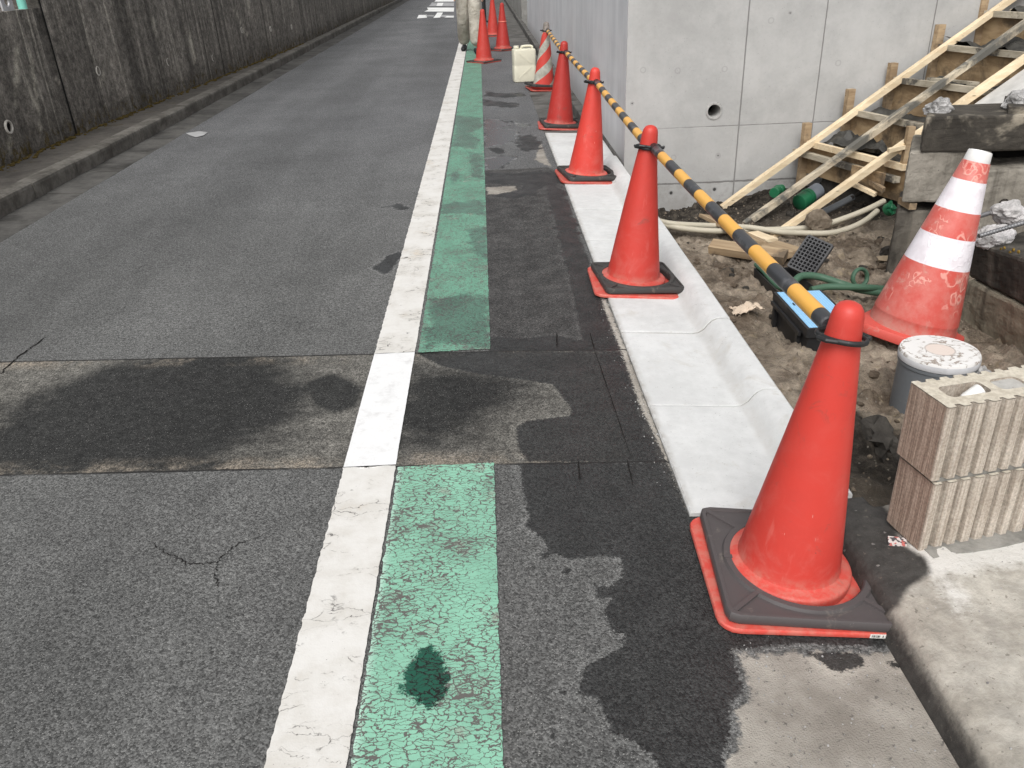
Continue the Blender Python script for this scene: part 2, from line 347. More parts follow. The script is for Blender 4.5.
def mat_wood(name,c1,c2,axis=0,rough=.75,stain=None):
    k=MT(name); sc=[26,26,26]; sc[axis]=1.6
    g=k.noise(1,6,.6,src=k.mapping(tuple(sc)),dist=.6); n=k.noise(2.5,4)
    c=k.mix(k.rng(g,.35,.65),c1,c2); c=k.mul(c,k.rng(n,.3,.7,.82,1.12))
    kn=k.rng(k.vor(5.5,src=k.mapping(tuple([1 if i==axis else 4 for i in range(3)]))),.10,.04); c=k.mix(k.math('MULTIPLY',kn,.75),c,tuple(x*.25 for x in c1))
    if stain:
        s=k.rng(k.noise(stain[0],6,.7,dist=.5),stain[2],stain[3]); c=k.mix(s,c,stain[1])
    k.bump(g,.25,.003)
    return k.out(c,rough,.25)

def mat_flat(name,col,rough=.6,spec=.3,metal=0,var=.25,scale=12,bump=.1):
    k=MT(name); n=k.noise(scale,5,.65)
    c=k.mul(col,k.rng(n,.3,.7,1-var,1+var)); k.bump(k.noise(scale*5,4),bump,.004)
    return k.out(c,rough,spec,metal)

ASPH=mat_asphalt(); WHITE=mat_white('worn_white_paint'); WFRESH=mat_white('fresh_white_paint',True); GREEN=mat_green()
WALL=mat_wallface(); RWALL=mat_roadwall(); OLDW=mat_oldwall(); SOIL=mat_soil(); SLAB=mat_slab()
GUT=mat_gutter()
OLDG=mat_concrete('grey_gutter_concrete',(.085,.082,.076),(.16,.153,.142),2.5,.6,.88,.4,dark=(3,(.055,.052,.046),.5,.66))
OLDK=mat_concrete('old_kerb_concrete',(.085,.078,.068),(.19,.178,.158),5,.6,.9,.5,dark=(4,(.075,.068,.058),.50,.70))
VERGE=mat_concrete('old_pavement',(.070,.064,.057),(.125,.113,.100),4,.6,.92,.6,dark=(7,(.07,.055,.025),.58,.70))
RED=mat_conered('cone_red',(.575,.050,.036),.4); RED2=mat_conered('cone_red_darker',(.47,.038,.030),.3)
RUB=mat_plastic('black_rubber',(.055,.052,.050),.62,.55,(.20,.17,.14),.25,.3)
RUBP=mat_plastic('grey_black_rubber',(.085,.075,.075),.50,.6,(.22,.19,.16),.25,.35)
BLK=mat_plastic('black_plastic',(.020,.020,.021),.42,.35,(.16,.13,.10),.2,.4)
BLKC=mat_flat('clean_black_plastic',(.016,.016,.017),.5,.35)
WOODN=mat_wood('fresh_timber',(.70,.55,.36),(.80,.67,.47),0)
WOODS=mat_wood('stained_timber',(.50,.42,.31),(.62,.54,.41),0,.75,(4,(.13,.125,.11),.40,.58))
WOODG=mat_wood('cement_grey_timber',(.33,.29,.22),(.48,.43,.34),1,.85,(4,(.10,.092,.08),.52,.62))
PLY=mat_wood('form_plywood',(.30,.205,.115),(.43,.31,.18),1,.75,(5,(.13,.095,.062),.46,.66))
WOODO=mat_wood('old_board',(.27,.19,.115),(.40,.30,.19),0,.85,(4,(.13,.10,.07),.52,.68))
WETC=mat_flat('wet_dark_concrete',(.045,.043,.038),.6,.35,0,.4,18,.6)
GREYC=mat_concrete('pale_concrete',(.42,.41,.39),(.58,.57,.545),3,.4,.82,.3)
BEAMD=mat_concrete('dark_stained_concrete',(.030,.027,.023),(.10,.09,.076),3.5,.6,.9,.8,streak=((5,5,.8),(.20,.18,.15),.55,.68,.7))
BEAMG=mat_concrete('old_grey_concrete',(.16,.145,.12),(.30,.275,.235),4,.6,.9,.8,streak=((14,14,.8),(.09,.08,.066),.48,.66,.8))
BEAMB=mat_concrete('brown_stained_concrete',(.17,.150,.112),(.33,.295,.225),4,.6,.9,.9,streak=((9,9,1.0),(.085,.074,.056),.50,.66,.7))
BEAMP=mat_concrete('patchy_concrete',(.035,.031,.026),(.085,.075,.062),3,.5,.9,.8,dark=(2.0,(.30,.265,.21),.52,.60,(.62,.3,.1)))
RUBL=mat_concrete('broken_concrete',(.33,.32,.31),(.60,.575,.57),14,.5,.9,.9)
RUBG=mat_concrete('grey_rubble',(.20,.195,.19),(.46,.45,.44),16,.6,.9,.9)
STONE=mat_concrete('muddy_stone',(.12,.095,.07),(.26,.215,.165),9,.5,.92,.9)
CLOD=mat_flat('soil_clod',(.13,.10,.074),.95,.15,0,.4,20,.9)
DCLOD=mat_flat('dark_mud',(.050,.045,.039),.9,.2,0,.4,16,1.0)

# ------------------------------------------------------------------ object helpers
def mesh_obj(name,verts,faces,mat,parent=None,smooth=False,attrs=None):
    me=bpy.data.meshes.new(name); me.from_pydata([tuple(map(float,v)) for v in verts],[],[tuple(map(int,f)) for f in faces]); me.update()
    if mat: 
        for mm in (mat if isinstance(mat,list) else [mat]): me.materials.append(mm)
    if smooth: me.polygons.foreach_set('use_smooth',[True]*len(me.polygons))
    if attrs:
        for a,v in attrs.items():
            at=me.attributes.new(a,'FLOAT','POINT'); at.data.foreach_set('value',np.asarray(v,dtype=np.float32).ravel())
    o=bpy.data.objects.new(name,me); C.objects.link(o)
    if parent: o.parent=parent
    return o
def grid_obj(name,xs,ys,zfun,mat,attrs=None,smooth=True,parent=None,keep=None):
    Xg,Yg=np.meshgrid(xs,ys); Z=zfun(Xg,Yg) if callable(zfun) else zfun
    nx,ny=len(xs),len(ys); V=np.stack([Xg,Yg,Z],-1).reshape(-1,3).astype(np.float32)
    i,j=np.meshgrid(np.arange(nx-1),np.arange(ny-1)); a=(j*nx+i).ravel()
    F=np.stack([a,a+1,a+nx+1,a+nx],-1)
    if keep is not None: F=F[keep(Xg,Yg).reshape(-1)[F].all(1)]
    me=bpy.data.meshes.new(name); me.vertices.add(len(V)); me.vertices.foreach_set('co',V.ravel())
    me.loops.add(F.size); me.loops.foreach_set('vertex_index',F.ravel().astype(np.int32)); me.polygons.add(len(F))
    me.polygons.foreach_set('loop_start',np.arange(0,F.size,4,dtype=np.int32)); me.polygons.foreach_set('loop_total',np.full(len(F),4,dtype=np.int32))
    me.update(calc_edges=True); me.validate()
    if smooth: me.polygons.foreach_set('use_smooth',[True]*len(me.polygons))
    me.materials.append(mat)
    for k_,v in (attrs or {}).items():
        at=me.attributes.new(k_,'FLOAT','POINT'); at.data.foreach_set('value',v(Xg,Yg).astype(np.float32).ravel())
    o=bpy.data.objects.new(name,me); C.objects.link(o)
    if parent: o.parent=parent
    return o
def tag(o,label=None,cat=None,group=None,kind=None):
    if label: o['label']=label
    if cat: o['category']=cat
    if group: o['group']=group
    if kind: o['kind']=kind
    return o
def struct(o): o['kind']='structure'; return o
def thing(name,label,cat,loc=(0,0,0),rot=(0,0,0),group=None):
    o=bpy.data.objects.new(name,None); C.objects.link(o); o.location=tuple(map(float,loc)); o.rotation_euler=rot; o.empty_display_size=.05
    return tag(o,label,cat,group)
def bm_obj(name,bm,mat,parent=None,smooth=False,bevel=0,seg=2):
    if bevel: 
        es=[e for e in bm.edges if len(e.link_faces)==2 and e.calc_face_angle(0)>.5]
        bmesh.ops.bevel(bm,geom=es,offset=bevel,segments=seg,affect='EDGES',profile=.5)
    bmesh.ops.recalc_face_normals(bm,faces=bm.faces)
    me=bpy.data.meshes.new(name); bm.to_mesh(me); bm.free()
    me.materials.append(mat)
    if smooth:
        me.polygons.foreach_set('use_smooth',[True]*len(me.polygons)); me.set_sharp_from_angle(angle=R_(38))
    o=bpy.data.objects.new(name,me); C.objects.link(o)
    if parent: o.parent=parent
    return o
def add_hexa(bm,c):
    vs=[bm.verts.new(tuple(map(float,p))) for p in c]
    for f in ((0,1,2,3),(7,6,5,4),(0,4,5,1),(1,5,6,2),(2,6,7,3),(3,7,4,0)): bm.faces.new([vs[i] for i in f])
def box_c(o,u,v,w):
    o,u,v,w=map(np.asarray,(o,u,v,w)); return [o,o+u,o+u+v,o+v,o+w,o+u+w,o+u+v+w,o+v+w]
def add_box(bm,c,s,rz=0):
    c=np.array(c);ca,sa=math.cos(rz),math.sin(rz); u=np.array([ca,sa,0])*s[0];v=np.array([-sa,ca,0])*s[1];w=np.array([0,0,s[2]])
    add_hexa(bm,box_c(c-u/2-v/2-w/2,u,v,w))
def frame_for(d):
    d=Vector(d).normalized(); up=Vector((0,0,1)) if abs(d.z)<.95 else Vector((1,0,0)); a=d.cross(up).normalized(); b=a.cross(d).normalized(); return a,b
def add_tube(bm,pts,r,n=12,cap=True,rs=None):
    pts=[Vector(tuple(map(float,p))) for p in pts]; rings=[]
    for i,p in enumerate(pts):
        d=(pts[min(i+1,len(pts)-1)]-pts[max(i-1,0)]); a,b=frame_for(d); rr=rs[i] if rs else r
        rings.append([bm.verts.new(p+a*math.cos(t)*rr+b*math.sin(t)*rr) for t in [2*math.pi*k/n for k in range(n)]])
    for i in range(len(rings)-1):
        for k in range(n): bm.faces.new((rings[i][k],rings[i][(k+1)%n],rings[i+1][(k+1)%n],rings[i+1][k]))
    if cap: bm.faces.new(rings[0][::-1]); bm.faces.new(rings[-1])
def add_lathe(bm,prof,n=48,capb=False,capt=False,off=(0,0,0)):
    rings=[]
    for r,z in prof:
        rings.append([bm.verts.new((off[0]+r*math.cos(2*math.pi*k/n),off[1]+r*math.sin(2*math.pi*k/n),off[2]+z)) for k in range(n)])
    for i in range(len(rings)-1):
        for k in range(n): bm.faces.new((rings[i][k],rings[i][(k+1)%n],rings[i+1][(k+1)%n],rings[i+1][k]))
    if capb: bm.faces.new(rings[0][::-1])
    if capt: bm.faces.new(rings[-1])
def add_torus(bm,R,r,n=40,m=10,off=(0,0,0),sy=1.0):
    vs=[[bm.verts.new((off[0]+(R+r*math.cos(b))*math.cos(a),off[1]+sy*(R+r*math.cos(b))*math.sin(a),off[2]+r*1.3*math.sin(b))) for b in [2*math.pi*j/m for j in range(m)]] for a in [2*math.pi*i/n for i in range(n)]]
    for i in range(n):
        for j in range(m): bm.faces.new((vs[i][j],vs[(i+1)%n][j],vs[(i+1)%n][(j+1)%m],vs[i][(j+1)%m]))
def rock_bm(size,seed,sub=3,rough=.35,cuts=5):
    r=random.Random(seed); bm=bmesh.new(); bmesh.ops.create_icosphere(bm,subdivisions=sub,radius=1)
    from mathutils import noise
    off=Vector((r.uniform(0,99),r.uniform(0,99),r.uniform(0,99)))
    pl=[(Vector((r.gauss(0,1),r.gauss(0,1),r.gauss(0,1))).normalized(),r.uniform(.55,.85)) for _ in range(cuts)]
    for v in bm.verts:
        p=v.co.copy()
        for nrm,dd in pl:
            q=p.dot(nrm)
            if q>dd: p-=nrm*(q-dd)*.9
        p*=1+rough*noise.fractal(v.co*1.8+off,.8,2.0,4)
        v.co=Vector((p.x*size[0],p.y*size[1],p.z*size[2]))
    return bm
def spline(pts,n=24):
    P=[np.array(p,float) for p in pts]; P=[2*P[0]-P[1]]+P+[2*P[-1]-P[-2]]; out=[]
    for i in range(1,len(P)-2):
        for t in np.linspace(0,1,n,endpoint=False):
            a,b,c,d=P[i-1:i+3]; out.append(.5*((2*b)+(-a+c)*t+(2*a-5*b+4*c-d)*t*t+(-a+3*b-3*c+d)*t**3))
    out.append(P[-2]); return out

# ------------------------------------------------------------------ road and its markings
GX0,GX1,OLDX=-2.78,.487,.812          # left gutter edge, edge of the white gutter, foot of the old kerb
GEND,GFAR=1.775,7.19                  # near and far end of the white gutter blocks
def yl(y0,y1,k=.007,mn=.009):
    out=[y0]
    while out[-1]<y1: out.append(out[-1]+max(mn,k*out[-1]))
    out[-1]=y1; return out
ys=np.array(sorted(set(yl(.55,GEND)+yl(GEND,60)))); ys=ys[np.insert(np.diff(ys)>1e-4,0,True)]
xs=np.concatenate([np.linspace(GX0,-.6,110)[:-1],np.linspace(-.6,GX1,90)[:-1],np.linspace(GX1,OLDX,30)])
def P(*q): return [G(a,b)[:2] for a,b in q]
wetpolys=[
 P((519.6,464),(522,487),(529,519),(524,526),(543,539),(549,552),(570,560),(598,557),(621,558),(621,578),(608,588),(594,583),(598,599),(612,598),(604,610),(611,631),(626,635),(619,649),(598,660),(584,668),(579,690),(596,698),(603,712),(612,733),(633,741),(652,757),(668,790),(730,790),(722,757),(731,735),(730,704),(744,690),(736,667),(731,649),(800,640),(885,640),(900,628),(870,560),(700,513),(690,515),(668,463)),
 P((414,352),(440,366),(477,374),(524,380),(553,385),(571,409),(570,416),(527,421),(516,428),(518,448),(527,462),(668,463),(640,405),(622,352)),
 P((585,351),(622,351),(608,318),(560,178),(548,170),(540,172),(556,230),(572,290)),
 P((489,351),(490,336),(520,339),(556,335),(600,345),(600,351)),
 P((487,196),(505,199),(530,196),(552,182),(548,170),(510,172),(484,173),(484,184),(517,184),(519,190)),
 P((517,139),(530,134),(541,141),(540,149),(525,152),(517,147)),
 P((490,149),(497,147),(507,151),(503,155),(493,153)),
 P((372,268),(388,256),(402,250),(399,263),(385,275)), P((384,207),(400,204),(412,206),(404,210)),
 P((540,553),(548,551),(552,556),(546,561),(539,558)),P((560,569),(570,567),(573,573),(564,575)),
 P((575,690),(585,684),(592,692),(583,698)),P((560,692),(566,690),(567,695),(561,696)),P((548,735),(556,731),(559,738),(551,740)),
 P((888,655),(900,652),(905,658),(896,662)),P((806,648),(860,646),(868,660),(835,668)),
 P((485,91),(505,94),(520,92),(530,96),(505,98),(485,96)),
 P((480,99),(520,104),(515,108),(484,106)),
]
puds=[P((484,119),(500,120),(512,125),(498,128),(517,130),(520,137),(505,144),(484,148)),P((484,158),(500,156),(519,157),(508,163),(500,168),(484,170)),
      P((512,121),(520,123),(530,124),(528,128),(517,127))]
newp=[P((488,352),(600,352),(622,352),(612,330),(560,172),(548,167),(510,169),(484,170)),P((596,350),(622,350),(668,463),(632,463))]
concp=[P((733,652),(742,668),(752,692),(738,706),(738,740),(724,768),(720,800),(1040,900),(985,768),(905,640),(880,645)),
       P((690,516),(682,508),(664,470),(655,455),(640,418),(630,385),(618,352),(606,318),(596,290),(602,290),(613,310),(650,405)),
       P((486,187),(515,186),(517,190),(505,194),(487,195)),P((540,140),(548,160),(552,168),(535,160))]
stainp=[P((-60,478),(-10,430),(40,396),(110,366),(150,355),(250,352),(290,372),(330,385),(300,430),(215,462),(120,474)),P((404,366),(470,374),(512,392),(470,420),(440,446),(401,440))]
def dmax(polys,X,Y):
    d=np.full(X.shape,-9.0)
    for p in polys:
        p=np.asarray(p); lo,hi=p.min(0)-.3,p.max(0)+.3
        m=(X>lo[0])&(X<hi[0])&(Y>lo[1])&(Y<hi[1])
        if m.any(): d[m]=np.maximum(d[m],sdpoly(X[m],Y[m],p))
    return d
b0,b1=G(0,475),G(660,461.5); t0,t1=G(0,362),G(600,349.5)
def yb(X): return b0[1]+(X-b0[0])*(b1[1]-b0[1])/(b1[0]-b0[0])
def yt(X): return t0[1]+(X-t0[0])*(t1[1]-t0[1])/(t1[0]-t0[0])
def trench(X,Y): return np.minimum(Y-yb(X),yt(X)-Y)
def wetf(X,Y): return np.maximum(dmax(wetpolys,X,Y),dmax(puds,X,Y))
def roadz(X,Y):
    z=fbm(X*1.2,Y*1.2,3,5)*.006
    z=np.where((X>GX1-.001),z-.004-.02*np.clip((X-GX1)/.33,0,1),z)
    return z
struct(grid_obj('road',xs,ys,roadz,ASPH,{'wet':wetf,'trench':trench,'conc':lambda X,Y:dmax(concp,X,Y),'newpave':lambda X,Y:dmax(newp,X,Y),
   'stain':lambda X,Y:np.clip(np.maximum(dmax(stainp,X,Y)/.26,np.clip(dmax([P((303,384),(318,376),(336,374),(352,380),(362,390),(357,406),(336,414),(312,406))],X,Y)/.05,-1,1.0)),-.6,1),'puddle':lambda X,Y:dmax(puds,X,Y)},keep=lambda X,Y:(X<GX1+1e-4)|(Y<GEND+1e-4)))

def wl(Y): return -.472+.0030*np.maximum(0,Y-2.2)
def wr(Y): return -.317+.0026*np.maximum(0,Y-2.2)
def gr(Y): return -.026-.0012*np.maximum(0,Y-2.2)
def strip(name,left,right,y0,y1,mat,z,nx,jl,jr,attrs=None,seed=0,je=.004):
    yy=np.array(yl(y0,y1,.0045,.006)); u=np.linspace(0,1,nx); U,Yg=np.meshgrid(u,yy)
    L=left(Yg)+(fbm(Yg*60,Yg*0,4,seed)*1.3)*jl; Rr=right(Yg)+(fbm(Yg*60,Yg*0+9,4,seed+3)*1.3)*jr
    Xg=L*(1-U)+Rr*U
    e0=fbm(Xg*40,Xg*0,3,seed+5)*je*2; n=len(yy); W=np.clip(1-np.arange(n)/4,0,1)[:,None]; W2=W[::-1]
    Yg2=Yg+e0*W+e0[::-1]*W2
    Z=roadz(Xg,Yg2)+z
    V=np.stack([Xg,Yg2,Z],-1).reshape(-1,3); i,j=np.meshgrid(np.arange(nx-1),np.arange(n-1)); a=(j*nx+i).ravel(); F=np.stack([a,a+1,a+nx+1,a+nx],-1)
    return mesh_obj(name,V,F,mat,smooth=True,attrs={k_:f(Xg,Yg2) for k_,f in (attrs or {}).items()})
yb_,yt_=float(yb(-.4)),float(yt(-.4))
struct(strip('white_line',wl,wr,.55,yb_-.004,WHITE,.004,14,.006,.003,seed=1))
struct(strip('white_line',wl,wr,yb_,yt_-.004,WFRESH,.0045,8,.0012,.0012,seed=2,je=.001))
struct(strip('white_line',wl,wr,yt_,58,WHITE,.004,10,.006,.003,seed=4))
spill=[P((400,690),(405,670),(420,650),(432,645),(445,660),(452,680),(445,700),(430,710),(412,703))]
gwet=[P((452,116),(481,118),(484,128),(470,134),(482,140),(476,150),(450,146),(455,132)),P((468,152),(484,154),(484,182),(470,176)),P((437,204),(487,200),(488,216),(440,214)),
      P((465,230),(490,226),(492,262),(472,255)),P((430,300),(470,292),(492,300),(492,350),(450,345),(424,349)),P((447,176),(458,170),(462,178),(452,186))]
gat={'wet':lambda X,Y:dmax(gwet,X,Y),'spill':lambda X,Y:dmax(spill,X,Y),'leftedge':lambda X,Y:np.clip(1-(X-wr(Y)-.006)/.018,0,1)}
struct(strip('green_lane',lambda Y:wr(Y)+.008,gr,.55,float(yb(-.2))-.004,GREEN,.0035,26,.006,.004,gat,seed=11))
struct(strip('green_lane',lambda Y:wr(Y)+.012,gr,float(yt(-.2))+.006,58,GREEN,.0035,26,.007,.003,gat,seed=12))

CRK=mat_flat('crack',(.016,.015,.014),.95,.1)
def crack(name,pts,w,z=.0025,seed=0,jit=.006,sub=14):
    r=random.Random(seed); pts=[G(a,b)[:2] for a,b in pts]; Q=[]
    for i in range(len(pts)-1):
        for t in np.linspace(0,1,sub,endpoint=False): Q.append(pts[i]*(1-t)+pts[i+1]*t)
    Q.append(pts[-1]); V=[];F=[];n=len(Q)
    for i,q in enumerate(Q):
        d=Q[min(i+1,n-1)]-Q[max(i-1,0)]; d/=np.linalg.norm(d); nn=np.array([-d[1],d[0]]); q=q+nn*r.uniform(-jit,jit)
        ww=w*r.uniform(.35,1)*(min(1,.25+4*min(i,n-1-i)/n)); zz=float(roadz(np.array(q[0]),np.array(q[1])))+z
        V+=[(*(q-nn*ww/2),zz),(*(q+nn*ww/2),zz)]
    for i in range(n-1): F.append((2*i,2*i+2,2*i+3,2*i+1))
    return struct(mesh_obj(name,V,F,CRK))
crack('road_crack',[(144,540),(168,554),(187,565),(217,564),(234,547),(269,533)],.0045,seed=1)
crack('road_crack',[(217,564),(215,578),(219,589)],.004,seed=2)
crack('road_crack',[(-4,378),(20,356),(47,337)],.009,seed=3)
for s_,pp in enumerate([((578,462),(580,484)),((627,462),(633,488)),((557,333),(557,349)),((590,334),(594,350)),((594,350),(632,462))]):
    crack('saw_cut',pp,.006 if s_<4 else .004,z=.0075,seed=10+s_,jit=.001)
# worn lettering painted on the road further up
PW=mat_flat('road_letter_white',(.74,.74,.72),.7,.2,0,.12,3); PG=mat_flat('road_letter_worn',(.33,.33,.33),.8,.2,0,.3,3)
def letter(pts,mat,z=.004): 
    V=[G(a,b) for a,b in pts]; V=[(v[0],v[1],float(roadz(np.array(v[0]),np.array(v[1])))+z+.003) for v in V]; struct(mesh_obj('road_lettering',V,[tuple(range(len(V)))],mat))
def z0(q): return [(400+a*.078125,b*.078125) for a,b in q]
for q,m_,zz in [([(217,240),(345,230),(345,193),(240,195)],PW,.004),([(330,214),(435,218),(435,198),(330,200)],PG,.006),([(425,236),(515,231),(550,165),(480,165)],PW,.008),([(510,226),(688,231),(692,200),(540,196)],PG,.010),([(570,231),(688,232),(690,215),(600,214)],PW,.012),
   ([(310,152),(688,152),(694,100),(345,100),(362,126)],PW,.004),([(370,82),(690,82),(694,35),(410,35)],PG,.004),([(465,80),(540,80),(556,40),(482,40)],PW,.007),([(440,24),(692,22),(696,-30),(490,-30)],PW,.004)]:
    letter(z0(q),m_,zz)
letter([(186,134),(199,132),(208,133),(204,136),(196,138),(190,136)],PG,.004)

# base ground under everything, out to the horizon
struct(mesh_obj('ground',[(-150,-60,-.75),(150,-60,-.75),(150,240,-.75),(-150,240,-.75)],[(0,1,2,3)],mat_flat('dark_earth',(.09,.08,.07),.95,.1)))

# ------------------------------------------------------------------ left side: gutter strip, kerb, verge, old wall
JG=mat_concrete('gutter_strip',(.060,.058,.054),(.115,.110,.102),3,.6,.9,.5,dark=(2.2,(.038,.036,.033),.50,.68))
def left_strip(name,prof,mat,y0,y1,jstep,jw,seed,jx=.003,yoff=0):
    """profile extruded along the road in units with open joints between them"""
    bm=bmesh.new(); y=y0; r=random.Random(seed)
    while y<y1:
        L=jstep; ya,yc=y+jw/2,y+L-jw/2; dx,dz=r.uniform(-jx,jx),r.uniform(-jx,jx)
        a=[bm.verts.new((px+dx,ya,pz+dz)) for px,pz in prof]; b=[bm.verts.new((px+dx,yc,pz+dz)) for px,pz in prof]
        n=len(prof)
        for i in range(n): bm.faces.new((a[i],a[(i+1)%n],b[(i+1)%n],b[i]))
        bm.faces.new(a[::-1]); bm.faces.new(b); y+=L
    return struct(bm_obj(name,bm,mat))
left_strip('gutter',[(-3.04,-.1),(GX0-.008,-.1),(GX0-.008,-.003),(-3.04,.006)],JG,3.79-.652*5,60,.652,.012,3,.002)
left_strip('kerb',[(-3.16,-.1),(-3.045,-.1),(-3.042,.085),(-3.046,.103),(-3.06,.112),(-3.16,.112)],OLDK,3.67-.652*5,60,.652,.010,4,.003)
def lwx(Y): return np.interp(Y,[0,7.4,11,16,30,60],[-3.56,-3.55,-3.42,-3.22,-3.12,-3.12])
vy=np.array(yl(.5,60,.01,.03)); u=np.linspace(0,1,16)
def vz(X,Y): return .098+fbm(X*9,Y*9,4,3)*.016
U,Yv=np.meshgrid(u,vy); Xv=(lwx(Yv)-.05)*(1-U)+(-3.155)*U; Xv=np.minimum(Xv,-3.155+U*0)
V=np.stack([Xv,Yv,vz(Xv,Yv)],-1).reshape(-1,3); i,j=np.meshgrid(np.arange(15),np.arange(len(vy)-1)); a=(j*16+i).ravel()
struct(mesh_obj('sidewalk',V,np.stack([a,a+1,a+17,a+16],-1),VERGE,smooth=True))
# old retaining wall: one mesh face with thickness, low section at the near end
wy=np.concatenate([np.linspace(.5,7.46,160),np.linspace(7.463,7.473,3)[1:],np.array(yl(7.48,60,.008,.03))])
lowz=AX(20,10,-3.55)[2]; 
def wtop(Y): return np.where(Y<7.465,lowz,2.35)
uz=np.linspace(0,1,46); U,Yw=np.meshgrid(uz,wy); Zw=-.1+(wtop(Yw)+.1)*U; Xw=lwx(Yw)-.012*np.clip(Zw,0,9)+fbm(Yw*2.2,Zw*2.2,4,8)*.012
Xw[wy>7.4655]+=.012
streaks=[((8,127),(3,175)),]
dripsd=np.zeros_like(Yw)
def addline(a,b,w,amp):
    global dripsd
    pa,pb=AX(*a,-3.55)[1:],AX(*b,-3.55)[1:]; e=pb-pa; L=(e@e)+1e-9
    t=np.clip(((Yw-pa[0])*e[0]+(Zw-pa[1])*e[1])/L,0,1); d=np.hypot(Yw-pa[0]-t*e[0],Zw-pa[1]-t*e[1])
    dripsd=np.maximum(dripsd,amp*np.clip(1.4-d/w,0,1))
for l in [((18,50),(17,82),.03,.75),((17,82),(16,105),.014,.5),((17,82),(24,104),.014,.55),((24,62),(34,104),.012,.5),((32,52),(38,106),.02,.8),((38,106),(41,128),.014,.7),((170,0),(185,62),.022,.9),((56,78),(70,90),.01,.6),((145,20),(152,62),.02,.5),((220,10),(232,35),.03,.6),((232,0),(237,20),.03,.6),((10,136),(10,150),.03,.45),((99,76),(99,81),.025,.8)]: addline(*l)
nz=len(uz); n=len(wy); front=np.stack([Xw,Yw,Zw],-1).reshape(-1,3); i,j=np.meshgrid(np.arange(nz-1),np.arange(n-1)); a=(j*nz+i).ravel(); F=[tuple(q) for q in np.stack([a,a+nz,a+nz+1,a+1],-1)]
top=np.stack([Xw[:,-1],wy,Zw[:,-1]],-1); back=top-np.array([.35,0,0]); base_=len(front)
VV=np.concatenate([front,back]); F+=[(k*nz+nz-1,(k+1)*nz+nz-1,base_+k+1,base_+k) for k in range(n-1)]
bot=back.copy(); bot[:,2]=-.1; VV=np.concatenate([VV,bot]); F+=[(base_+k,base_+k+1,base_+n+k+1,base_+n+k) for k in range(n-1)]
oldwall=mesh_obj('retaining_wall',VV,F,OLDW,smooth=False,attrs={'drip':np.concatenate([dripsd.ravel(),np.zeros(2*n)])})
tag(oldwall,'long old dark concrete wall streaked with white drips along the left kerb','wall')
PIPEW=mat_flat('weathered_pipe',(.55,.52,.47),.7,.3,0,.3); HOLE=mat_flat('dark_hole',(.008,.008,.008),.95,.05)
def weep(x,y,r):
    X=-3.55
    for _ in range(4):
        p=AX(x,y,X); X=float(lwx(p[1]))-.012*p[2]
    o=thing('weep_tube',None,None,(p[0]-.002,p[1],p[2]),(0,R_(90),0)); o.parent=oldwall
    bm=bmesh.new(); add_lathe(bm,[(r,-.02),(r,.012),(r*.95,.016),(r*.78,.016),(r*.74,.010),(r*.74,-.02)],24); bm_obj('rim',bm,PIPEW,o,True)
    bm=bmesh.new(); add_lathe(bm,[(r*.74,.003),(.0005,.003)],24); bm_obj('opening',bm,HOLE,o)
for q in [(8,127,.050),(97,71,.042),(167,62,.042),(212,58,.042),(241,30,.042),(270,29,.042),(291,27,.042)]: weep(*q)
# moss and earth crumbs at the wall foot
def moss():
    bm=bmesh.new(); r=random.Random(3)
    for k_ in range(520):
        Y=r.uniform(5.2,16)**1.0; X=float(lwx(Y))+abs(r.gauss(0,.035))+.005; s=r.uniform(.006,.020)
        m=Matrix.Translation((X,Y,.10+s*.15))@Matrix.Diagonal((s*1.2,s*1.6,s*.6,1)); bmesh.ops.create_icosphere(bm,subdivisions=1,radius=1,matrix=m)
    o=bm_obj('moss',bm,mat_flat('moss',(.085,.062,.020),.95,.1,0,.5,30,.8),None,True); tag(o,'thin brown moss along the foot of the old wall','moss',kind='stuff')
moss()
# what stands behind the low end of the wall: dark bank, turquoise post with a bracket
bk=mesh_obj('terrain',[(-4.0,-1,.4),(-4.0,12,.4),(-6.2,12,2.6),(-6.2,-1,2.6)],[(0,1,2,3)],mat_flat('dark_bank',(.022,.022,.020),.95,.1,0,.5,6)); struct(bk)
pp=AX(23.5,10,-3.62); t=thing('fence_post','turquoise metal fence post standing on top of the low wall section','post',(pp[0],pp[1],lowz-.01))
bm=bmesh.new(); add_tube(bm,[(0,0,0),(0,0,1.3)],.033,16); bm_obj('tube',bm,mat_flat('turquoise_paint',(.22,.60,.50),.4,.5,0,.06),t,True)
bm=bmesh.new(); add_tube(bm,[(0,0,1.3),(0,0,1.325)],.037,16); bm_obj('cap',bm,mat_flat('turquoise_cap',(.16,.50,.42),.4,.5,0,.06),t)
bp=AX(7,8,-3.61); t=thing('bracket','grey steel bracket with a round hole on top of the low wall','bracket',(bp[0],bp[1],lowz-.012))
bm=bmesh.new(); n=20
o_=[bm.verts.new((.0,x,z)) for x,z in [(-.085,0),(.085,0),(.085,.10),(.06,.15),(-.03,.15),(-.085,.08)]]
bm.free(); bm=bmesh.new(); ring=[];outr=[]
for k_ in range(n):
    a_=2*math.pi*k_/n; ring.append((.034*math.cos(a_),.075+.034*math.sin(a_))); c_=max(abs(math.cos(a_))/.085,abs(math.sin(a_))/.078); outr.append((math.cos(a_)/c_,.076+math.sin(a_)/c_))
vv=[[bm.verts.new((x,p_[0],p_[1])) for p_ in rr] for x in (0,.012) for rr in (ring,outr)]
